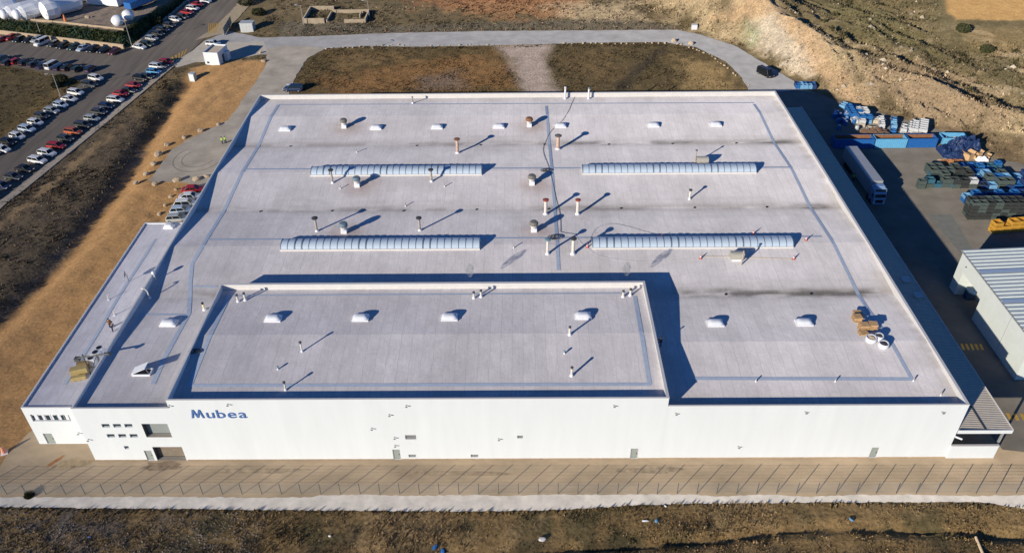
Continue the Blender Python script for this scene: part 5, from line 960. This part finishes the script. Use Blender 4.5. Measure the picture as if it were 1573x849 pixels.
# stillages
stackgrid(1409, 291, 1, 1, 2, 1.5, 1.2, 1.0, 0, ['grey green'], 'stillage at the left end', 'grey-green stillages, left end'); stackgrid(1421, 289, 4, 1, 2, 1.6, 1.3, 1., 0, ['grey green', 'teal'], 'stillage in the front line', 'grey-green stillages, front row', .2)
stackgrid(1462, 290, 4, 1, 2, 1.6, 1.3, 1., 0, ['grey green', 'charcoal', 'white'], 'stillage, right half of front line', 'dark stillages, front row right half', .3)
stackgrid(1432, 279, 5, 3, 2, 1.6, 1.5, .95, 0, ['grey green', 'grey green', 'teal', 'charcoal'], 'stillage in the wide block', 'grey-green stillages, wide block', .4)
stackgrid(1478, 271, 7, 4, 2, 1.3, 1.25, .6, math.radians(-3), ['blue', 'blue', 'teal'], 'crate in the tilted blue block', 'blue crates in the tilted rows', .5)
stackgrid(1506, 291, 7, 3, 2, 1.6, 1.6, 1.0, 0, ['blue', 'light blue', 'grey green', 'dark blue'], 'crate in the mixed block', 'mixed crates at the right edge', .5)
stackgrid(1486, 338, 7, 2, 5, 1.45, 1.3, .78, 0, ['charcoal', 'charcoal', 'grey green'], 'folding crate in the tall stack', 'charcoal crates in the tall stack', .0, .03)
stackgrid(1484, 318, 9, 2, 3, 1.45, 1.4, .8, 0, ['blue', 'blue', 'light blue', 'dark blue'], 'crate behind the tall charcoal stack', 'blue crates behind the tall stack', .4)
stackgrid(1524, 360, 5, 1, 3, 1.6, 1.5, .8, math.radians(8), ['yellow'], 'crate by the warehouse corner', 'yellow crates by the warehouse', .2)
stackgrid(1500, 302, 6, 1, 2, 1.1, 1.0, .5, math.radians(4), ['blue', 'light blue', 'grey green'], 'crate in the loose line', 'small crates in the loose line', .6)
# pallets and big bags on the roof
def pallet_mesh():
    b = MB()
    for k in range(6): b.box(-.6, .6, -.5+k*.185, -.5+k*.185+.12, .12, .145)
    for y_ in (-.45, 0, .45): b.box(-.6, .6, y_-.05, y_+.05, .02, .118)
    for k in range(3): b.box(-.6+k*.55, -.5+k*.55, -.5, .5, 0, .018)
    me = b.mesh('wooden_pallet'); me.materials.append(WOOD); return me
PM = pallet_mesh()
for (a, b, n, rr, nm) in ((1316, 492, 6, .1, 'far'), (1325, 506, 7, .05, 'near left'), (1338, 505, 7, -.03, 'near right'), (1317, 485, 4, .0, 'farthest'), (1326, 513, 3, .1, 'nearest')):
    p = OR(a, b)
    for k in range(n): o = link('wooden_pallet', PM, None, None, (p.x+.10*math.sin(k*3+b), p.y+.10*math.cos(k*5+a), zr(p.y)+.04+k*.147)); o.rotation_euler = (0, 0, rr+.12*math.sin(k*7+a)); tag(o, 'wooden pallet in the %s stack on the near right of the roof' % nm, 'pallet', 'wooden pallets, %s stack' % nm)
for i, (a, b, s, l) in enumerate(((1337, 524, .8, 'white bulk bag at the left, holding sand-coloured rubble'), (1349, 521, .65, 'white bulk bag at the back, slumped'), (1356, 533, .75, 'white bulk bag nearest the camera, with red straps'))):
    p = OR(a, b); t = thing('bulk_bag', l+', beside the roof pallets', 'bag', p, i*.5); m = MB().lathe([(s*.8, -.02), (s, .25), (s*.95, .7), (s*.85, .85), (s*.75, .72), (s*.3, .65)], 14).mesh('bag', True); link('sack', m, WPLAST, t); MB().lathe([(s*.72, .7), (s*.3, .82), (.02, .84)], 10).build('filling', (STONE if i == 0 else DARKM), t)
    if i == 2: MB().box(-s-.02, s+.02, -.06, .06, .3, .34).build('strap', REDM, t)
# ------------------------------------------------------------ people
SK = mat('skin', (.45, .27, .18), .6, .05, 3); HV = mat('hi_vis', (.45, .70, .10), .6, .05, 3); NAVY = mat('navy_cloth', (.02, .03, .07), .8, .1, 3); BRN = mat('brown_cloth', (.22, .10, .04), .8, .15, 3); HAIR = mat('dark_hair', (.02, .015, .01), .8, .1, 3)
def person(loc, rz, label, top, legs, group=None, hat=None, lean=0., arm=.25, low=1.):
    t = thing('person', label, 'person', loc, rz, group); me = bpy.data.meshes.new('body')
    s = lean; v = [(0, 0, .95), (s*.3, 0, 1.2), (s*.7, 0, 1.42), (s*.9, 0, 1.52), (s+.02, 0, 1.64), (s+.02, 0, 1.74), (0, .1, .9), (.06, .12, .5), (0, .14, .09), (.14, .15, .04), (0, -.1, .9), (-.04, -.12, .5), (-.08, -.14, .09), (.06, -.15, .04), (s*.7, .2, 1.4), (s*.7+.08, .27, 1.15), (s*.7+arm, .24, 1.0), (s*.7+arm+.1, .23, .96), (s*.7, -.2, 1.4), (s*.7+.05, -.27, 1.15), (s*.7+arm, -.24, 1.0), (s*.7+arm+.1, -.23, .96)]
    e = [(0, 1), (1, 2), (2, 3), (3, 4), (4, 5), (0, 6), (6, 7), (7, 8), (8, 9), (0, 10), (10, 11), (11, 12), (12, 13), (2, 14), (14, 15), (15, 16), (16, 17), (2, 18), (18, 19), (19, 20), (20, 21)]
    me.from_pydata(v, e, []); o = link('body', me, SK, t); md = o.modifiers.new('skin', 'SKIN'); rad = [.13, .13, .15, .055, .1, .08, .09, .065, .045, .04, .09, .065, .045, .04, .06, .045, .032, .03, .06, .045, .032, .03]
    for i, r_ in enumerate(rad): me.skin_vertices[0].data[i].radius = (r_, r_*(1.15 if i in (1, 2) else 1))
    me.skin_vertices[0].data[0].use_root = True; o.modifiers.new('sub', 'SUBSURF').render_levels = 1
    ja = MB(); ja.tube([(0, 0, .88), (s*.3, 0, 1.15), (s*.6, 0, 1.36), (s*.8, 0, 1.48)], [.20, .20, .22, .10], 10)
    for sg_ in (-1, 1): ja.tube([(s*.7, sg_*.17, 1.42), (s*.7+.07, sg_*.27, 1.15), (s*.7+arm, sg_*.24, 1.02)], [.09, .075, .055], 8)
    ja.build('jacket', top, t, smooth=True); tr = MB()
    tr.tube([(0, .09, .93), (.06, .12, .5), (0, .14, .07)], [.13, .1, .08], 8); tr.tube([(0, -.09, .93), (-.04, -.12, .5), (-.08, -.14, .07)], [.13, .1, .08], 8); tr.build('trousers', legs, t, smooth=True)
    hd_ = MB().lathe([(.115, 1.66), (.125, 1.74), (.09, 1.82), (.02, 1.85)], 10, (s+.01, 0)); hd_.build('helmet' if hat else 'hair', hat or HAIR, t, smooth=True); return t
p = P(342, 221); person((p.x, p.y, 0), .5, 'person in a bright hi-vis jacket on the side yard, left one of the two', HV, NAVY, 'two people in hi-vis on the side yard'); p = P(347, 220); person((p.x, p.y, 0), 2.4, 'person in a bright hi-vis jacket on the side yard, nearer the factory wall', HV, NAVY, 'two people in hi-vis on the side yard')
p = annex_p(174, 509); person(p, .9, 'worker in dark clothes with brown straps bending on the annex roof', NAVY, NAVY, None, None, .25, .35); p = annex_p(171, 503); person(p, 2.2, 'worker in a brown jacket standing behind the bending one on the annex roof', BRN, NAVY)
p = P(1310, 278); person((p.x, p.y, 0), 1., 'person in a green hi-vis vest in the deep shade beside the lorry', HV, NAVY)
q = P(1017, 537, 9.2); q = Vector((RX1+.75, q.y, zr(q.y))); person(q, 3.1, 'worker in black standing in the blue shadow right of the raised roof block', BLACK, mat('blue_jeans', (.10, .16, .28), .8, .1, 3), None, None, .1, .45)
# tube on the lean rods (lightning rods etc.) ------------------------------------------------ litter in the foreground
for i, (a, b, sx, m_, l) in enumerate(((833, 829, .55, CREAM, 'large cream scrap of board lying in the foreground scrub'), (991, 800, .5, WPLAST, 'thin white strip of litter in the foreground scrub'), (1008, 801, .35, LBLUE, 'light blue scrap of litter beside the white strip'), (1307, 799, .35, CM['light blue'], 'pale lilac scrap of litter in the right foreground scrub'), (507, 824, .25, CREAM, 'small white and orange scrap in the foreground scrub left of centre'), (138, 826, .2, BLUEC, 'tiny blue scrap among the stones at left'), (668, 840, .5, BLUEC, 'crumpled deep blue sheet at the bottom edge'), (680, 846, .5, BLUEC, 'second piece of the deep blue sheet at the bottom edge'), (1022, 777, .2, WPLAST, 'small white scrap at the top of the foreground scrub'))):
    g = G(a, b); o = link('litter_scrap', RK[i % 6]); o.data = o.data.copy(); o.data.materials.clear(); o.data.materials.append(m_); o.location = g+Vector((0, 0, .12)); o.scale = (sx, sx*(.25 if i == 1 else .6), .18); o.rotation_euler = (.2, .1, i*.7 if i != 1 else .05); tag(o, l, 'litter')
for a, b, l, s in ((15, 692, 'orange and white buoy-like marker on the dirt left of the annex', 1.2), ):
    p = P(a, b); t = thing('marker_post', l, 'marker', (p.x-.6, p.y-.3, 0), .4); MB().lathe([(.35, 0), (.3, .5), (.12, 1.1)], 10).build('cone', mat('salmon_plastic', (.7, .3, .2), .6), t); MB().box(-.45, .45, -.45, .45, -.06, .05).build('base', WPLAST, t)
# drain pipe at bottom right
a = G(1497, 828); b = G(1512, 862); o = MB().tube([(a.x, a.y, a.z+.35), (b.x, b.y, b.z+.35)], .18, 8).build('drain_pipe', WALLC); tag(o, 'pale pipe sticking out of the scrub at the bottom right', 'pipe')
# ------------------------------------------------------------ scrub, grass and stones nobody could count
def blades(name, pts, hts, cols, mat_, nb=4, spread=.5, seed=1, label='', cat=''):
    r_ = np.random.default_rng(seed); n = len(pts); base = np.repeat(pts, nb, 0); h_ = np.repeat(hts, nb)*r_.uniform(.5, 1.1, n*nb); ang = r_.uniform(0, 2*np.pi, n*nb); wd = h_*r_.uniform(.22, .5, n*nb)
    off = np.stack([np.cos(ang), np.sin(ang)], -1)*(h_*spread*r_.uniform(.1, 1, n*nb))[:, None]; px_ = np.stack([-np.sin(ang), np.cos(ang)], -1)*wd[:, None]
    b0 = base.copy(); b0[:, :2] += off*.4; A_ = b0.copy(); A_[:, :2] += px_; A_[:, 2] -= .05; B_ = b0.copy(); B_[:, :2] -= px_; B_[:, 2] -= .05; T_ = base.copy(); T_[:, :2] += off*1.6+r_.normal(0, .1, (n*nb, 2))*h_[:, None]; T_[:, 2] += h_
    V = np.stack([A_, B_, T_], 1).reshape(-1, 3); me = bpy.data.meshes.new(name); N = n*nb
    me.vertices.add(N*3); me.vertices.foreach_set('co', V.astype(np.float32).ravel()); me.loops.add(N*3); me.loops.foreach_set('vertex_index', np.arange(N*3, dtype=np.int32)); me.polygons.add(N); me.polygons.foreach_set('loop_start', np.arange(0, N*3, 3, dtype=np.int32)); me.polygons.foreach_set('loop_total', np.full(N, 3, np.int32)); me.update()
    c = np.repeat(cols, nb*3, 0)*np.repeat(r_.uniform(.75, 1.3, n*nb), 3)[:, None]; ca = me.color_attributes.new('Col', 'FLOAT_COLOR', 'POINT'); ca.data.foreach_set('color', np.concatenate([np.clip(c, 0, 1), np.ones((len(c), 1))], 1).astype(np.float32).ravel())
    o = link(name, me, mat_); return tag(o, kind='stuff')
GRM = ground_mat('dry_vegetation', [(3., .9, 1.1, 2, (1, 1, 1))], .0, 2)
def colat(x, y):            # the ground's own colour at a point
    ix = np.clip(np.searchsorted(gx, x), 0, len(gx)-1); iy = np.clip(np.searchsorted(gy, y), 0, len(gy)-1); return col[iy, ix]
def scatter(name, x0, x1, y0, y1, n, hmin, hmax, seed, dens=None, nb=4, tint=(1, 1, 1), region=None, margin=.5, minh=None):
    r_ = np.random.default_rng(seed); x = r_.uniform(x0, x1, n); y = r_.uniform(y0, y1, n); z, pd_ = ground(x, y); k = (pd_ < -margin)
    if region is not None: k &= region(x, y)
    cl = fbm(x, y, 6, seed+50)+.7*fbm(x, y, 1.6, seed+51); k &= (r_.uniform(0, 1, n) < np.clip((cl+.25)*2.4, .05, 1)); x, y, z, cl = x[k], y[k], z[k], cl[k]
    c = colat(x, y)*np.array(tint); m = r_.uniform(0, 1, len(x))[:, None]; c = np.where(m < .35, c*.5, np.where(m > .78, c*1.7+.03, c*1.05)); hts = hmin+(hmax-hmin)*r_.uniform(0, 1, len(x))**2*(1+cl)
    return blades(name, np.stack([x, y, z-.03], -1), hts, c, GRM, nb, .6, seed)
inF = lambda x, y: (y < -7)
scatter('foreground_scrub', -18, 134, -18, -6.6, 90000, .06, .26, 1, nb=4, region=inF, margin=.1)
scatter('island_grass', -6, 112, 100, 168, 55000, .12, .38, 2, nb=4, margin=.3, region=lambda x, y: sdist(x, y, PATH) < 0)
scatter('ditch_scrub', -60, -6, 0, 150, 52000, .12, .5, 3, nb=4, region=lambda x, y: colat(x, y)[:, 0] < .20, tint=(.95, .9, .85))
scatter('field_grass', -125, -45, 60, 165, 16000, .15, .5, 4, nb=4, margin=.3)
scatter('back_scrub', -20, 120, 150, 215, 26000, .2, .6, 5, nb=4)
scatter('hillside_scrub', 95, 236, 90, 215, 75000, .15, .6, 6, nb=4, region=lambda x, y: (ldist(x, y, HILLBASE) > 1) & (colat(x, y)[:, 0] < .38) & (sdist(x, y, FIELDP) < 0))
scatter('yard_edge_scrub', 120, 236, 60, 140, 14000, .2, .5, 7, nb=4, region=lambda x, y: ldist(x, y, HILLBASE) > .5)
scatter('verge_weeds', -60, 0, -4, 150, 5000, .08, .22, 8, nb=3, region=lambda x, y: colat(x, y)[:, 0] > .3)
# weeds hanging over the pale road
r_ = np.random.default_rng(9); n = 700; x = r_.uniform(-14, 130, n); yb = np.interp(x, [-10, 10, 60, 66, 78, 90, 122], [P(0, 779).y, P(300, 782).y, P(800, 785).y, P(900, 780).y, P(1040, 773).y, P(1180, 771).y, P(1560, 778).y]); y = yb-np.abs(r_.normal(0, .35, n))
blades('roadside_weeds', np.stack([x, y, ground(x, y)[0]], -1), r_.uniform(.15, .5, n), np.tile(np.array([[.20, .14, .07]]), (n, 1))*r_.uniform(.4, 1.5, (n, 1)), GRM, 5, .25, 9)
# loose stones
def stones(name, x, y, s, cols, seed=1):
    r_ = np.random.default_rng(seed); n = len(x); z = ground(x, y)[0]; t0 = np.array([[0, 0, 1], [1, 0, 0], [0, 1, 0], [-1, 0, 0], [0, -1, 0]], float); F0 = np.array([[0, 1, 2], [0, 2, 3], [0, 3, 4], [0, 4, 1]])
    a = r_.uniform(0, 6.28, n); ca_, sa_ = np.cos(a), np.sin(a); V = t0[None]*s[:, None, None]*r_.uniform(.6, 1.2, (n, 5, 3)); V = np.stack([V[..., 0]*ca_[:, None]-V[..., 1]*sa_[:, None], V[..., 0]*sa_[:, None]+V[..., 1]*ca_[:, None], V[..., 2]*.75], -1)+np.stack([x, y, z-.02], -1)[:, None, :]
    F = (F0[None]+5*np.arange(n)[:, None, None]).reshape(-1, 3); me = bpy.data.meshes.new(name); me.from_pydata(V.reshape(-1, 3).tolist(), [], F.tolist()); c = np.repeat(cols, 5, 0); ca = me.color_attributes.new('Col', 'FLOAT_COLOR', 'POINT'); ca.data.foreach_set('color', np.concatenate([c, np.ones((len(c), 1))], 1).astype(np.float32).ravel())
    return tag(link(name, me, GRM), kind='stuff')
def stone_field(name, x0, x1, y0, y1, n, smin, smax, seed, pick=lambda x, y: np.ones(x.shape, bool), base=(.42, .36, .28), thr=-.05, margin=.3):
    r_ = np.random.default_rng(seed); x = r_.uniform(x0, x1, n); y = r_.uniform(y0, y1, n); pd_ = pavedist(x, y); k = (pd_ < -margin) & pick(x, y) & (fbm(x, y, 8, seed)+.6*fbm(x, y, 2.2, seed+1) > thr); x, y = x[k], y[k]
    c = np.array(base)*r_.uniform(.5, 1.35, (len(x), 1)); return stones(name, x, y, smin+(smax-smin)*r_.uniform(0, 1, len(x))**3, np.clip(c, 0, .9), seed)
stone_field('foreground_stones', -18, 134, -18, -7, 2600, .03, .12, 31, base=(.34, .27, .19)); stone_field('rubble_stones', -18, 26, -18, -8, 12000, .05, .22, 32, base=(.25, .20, .155), thr=-.2)
hp = lambda x, y: (ldist(x, y, HILLBASE) > 2) & (sdist(x, y, FIELDP) < 0)
stone_field('hillside_stones', 85, 236, 95, 215, 8000, .1, .45, 33, hp, (.38, .31, .23), .05); stone_field('hillside_rocks', 120, 225, 110, 210, 1500, .4, 1.1, 34, hp, (.50, .43, .34), .12)
stone_field('back_stones', -10, 110, 158, 205, 3500, .1, .4, 35, base=(.45, .33, .22), thr=.02); stone_field('island_stones', 0, 110, 100, 160, 2500, .06, .22, 36, base=(.35, .27, .18))
stone_field('ditch_stones', -60, -8, 20, 140, 4000, .06, .22, 37, lambda x, y: colat(x, y)[:, 0] < .25, (.35, .30, .24))
# hedge-like growth on the green embankment and bushes
def bush_pts(cx, cy, z0, r, h_, n, seed):
    q = np.random.default_rng(seed); u = q.normal(size=(n, 3)); u /= np.linalg.norm(u, axis=1)[:, None]; u *= (q.uniform(.5, 1, n)**.5)[:, None]; return np.stack([cx+u[:, 0]*r, cy+u[:, 1]*r, z0+h_*.5+u[:, 2]*h_*.5], -1)
dl_pts = []; q = np.random.default_rng(77); x = q.uniform(-150, -30, 60000); y = q.uniform(120, 215, 60000); dl = sdist(x, y, LOT); k = (dl < -.4) & (dl > -4.3) & (pavedist(x, y) < -.6); x, y = x[k], y[k]
cc = np.where((fbm(x, y, 7, 78) > 0)[:, None], np.array([[.045, .06, .022]]), np.array([[.05, .085, .05]]))*q.uniform(.5, 1.5, (len(x), 1)); blades('embankment_hedge', np.stack([x, y, ground(x, y)[0]], -1), q.uniform(.3, .9, len(x)), cc, GRM, 4, .6, 79)
def bush(px, py, r, h_, label, colr=(.06, .065, .03), n=500):
    g = G(px, py); t = thing('bush', label, 'bush', (0, 0, 0)); pts = bush_pts(g.x, g.y, g.z-.1, r, h_, n, int(px)); c = np.tile(np.array([colr]), (n, 1))*np.random.default_rng(int(px)).uniform(.5, 1.6, (n, 1)); o = blades('foliage', pts, np.full(n, .35), c, GRM, 3, .8, int(px)); del o['kind']; o.parent = t
    MB().tube([(g.x, g.y, g.z-.2), (g.x+.1, g.y, g.z+h_*.6)], [.08, .03], 5).build('stem', DARKM, t)
for a, b, r_s, h_, l in ((95, 128, 1.9, 2.2, 'round dark bush at the edge of the field by the side street'), (88, 135, 1.2, 1.5, 'smaller bush left of the round dark one in the field'), (240, 62-30, 2, 2, 'dark bush on the embankment above the upper street'), (398, 24, 2.2, 2.2, 'dark shrub on the slope beyond the electrical cabinet'), (378, 8, 2.5, 2.4, 'dark shrub by the upper street near the top edge'), (46, 761, .5, .4, 'low bush at the foot of the front fence at left'), (1378, 3, 2.0, 2.4, 'dark bush high on the hillside near the plowed field'), (1478, 50, 2, 2.4, 'dark bush below the corner of the plowed field'), (1514, 80, 1.8, 2.0, 'dark bush on the gully right of the hillside')):
    bush(a, b, r_s, h_, l)
r_ = np.random.default_rng(88); n = 450; x = r_.uniform(110, 236, n); y = r_.uniform(100, 215, n); k = (ldist(x, y, HILLBASE) > 16) & (sdist(x, y, FIELDP) < -2) & (fbm(x, y, 18, 90)+.5*fbm(x, y, 5, 91) > .05); x, y = x[k], y[k]
xx = np.repeat(x, 26)+r_.normal(0, .6, len(x)*26); yy = np.repeat(y, 26)+r_.normal(0, .6, len(x)*26); blades('hillside_low_shrubs', np.stack([xx, yy, ground(xx, yy)[0]], -1), r_.uniform(.3, .9, len(xx)), np.tile(np.array([[.075, .068, .036]]), (len(xx), 1))*r_.uniform(.5, 1.6, (len(xx), 1)), GRM, 3, .7, 92)
# thin steam drifting from the vent pairs
def steam(px, py, label):
    p = P(px, py, 11.6); mb = MB(); mb.lathe([(.3, 0), (.6, .5), (.75, 1.1), (.6, 1.8), (.25, 2.3)], 12); m = bpy.data.materials.new('steam'); m.use_nodes = True; t = m.node_tree; t.nodes.remove(t.nodes['Principled BSDF']); v = t.nodes.new('ShaderNodeVolumePrincipled'); v.inputs['Color'].default_value = (.9, .9, .92, 1)
    n = t.nodes.new('ShaderNodeTexNoise'); n.inputs['Scale'].default_value = 1.6; n.inputs['Detail'].default_value = 4; c = t.nodes.new('ShaderNodeMapRange'); c.inputs[1].default_value = .42; c.inputs[2].default_value = .8; c.inputs[3].default_value = 0; c.inputs[4].default_value = 3
    tc = t.nodes.new('ShaderNodeTexCoord'); t.links.new(tc.outputs['Object'], n.inputs[0]); t.links.new(n.outputs[0], c.inputs[0]); t.links.new(c.outputs[0], v.inputs['Density']); t.links.new(v.outputs[0], t.nodes['Material Output'].inputs['Volume'])
    o = mb.build('steam_puff', m, None, p); tag(o, label, 'steam', None, 'stuff')
steam(722, 424, 'thin puff of steam by the middle vent pair'); steam(962, 422, 'thin puff of steam by the right vent pair')
print('objects', len(bpy.data.objects))
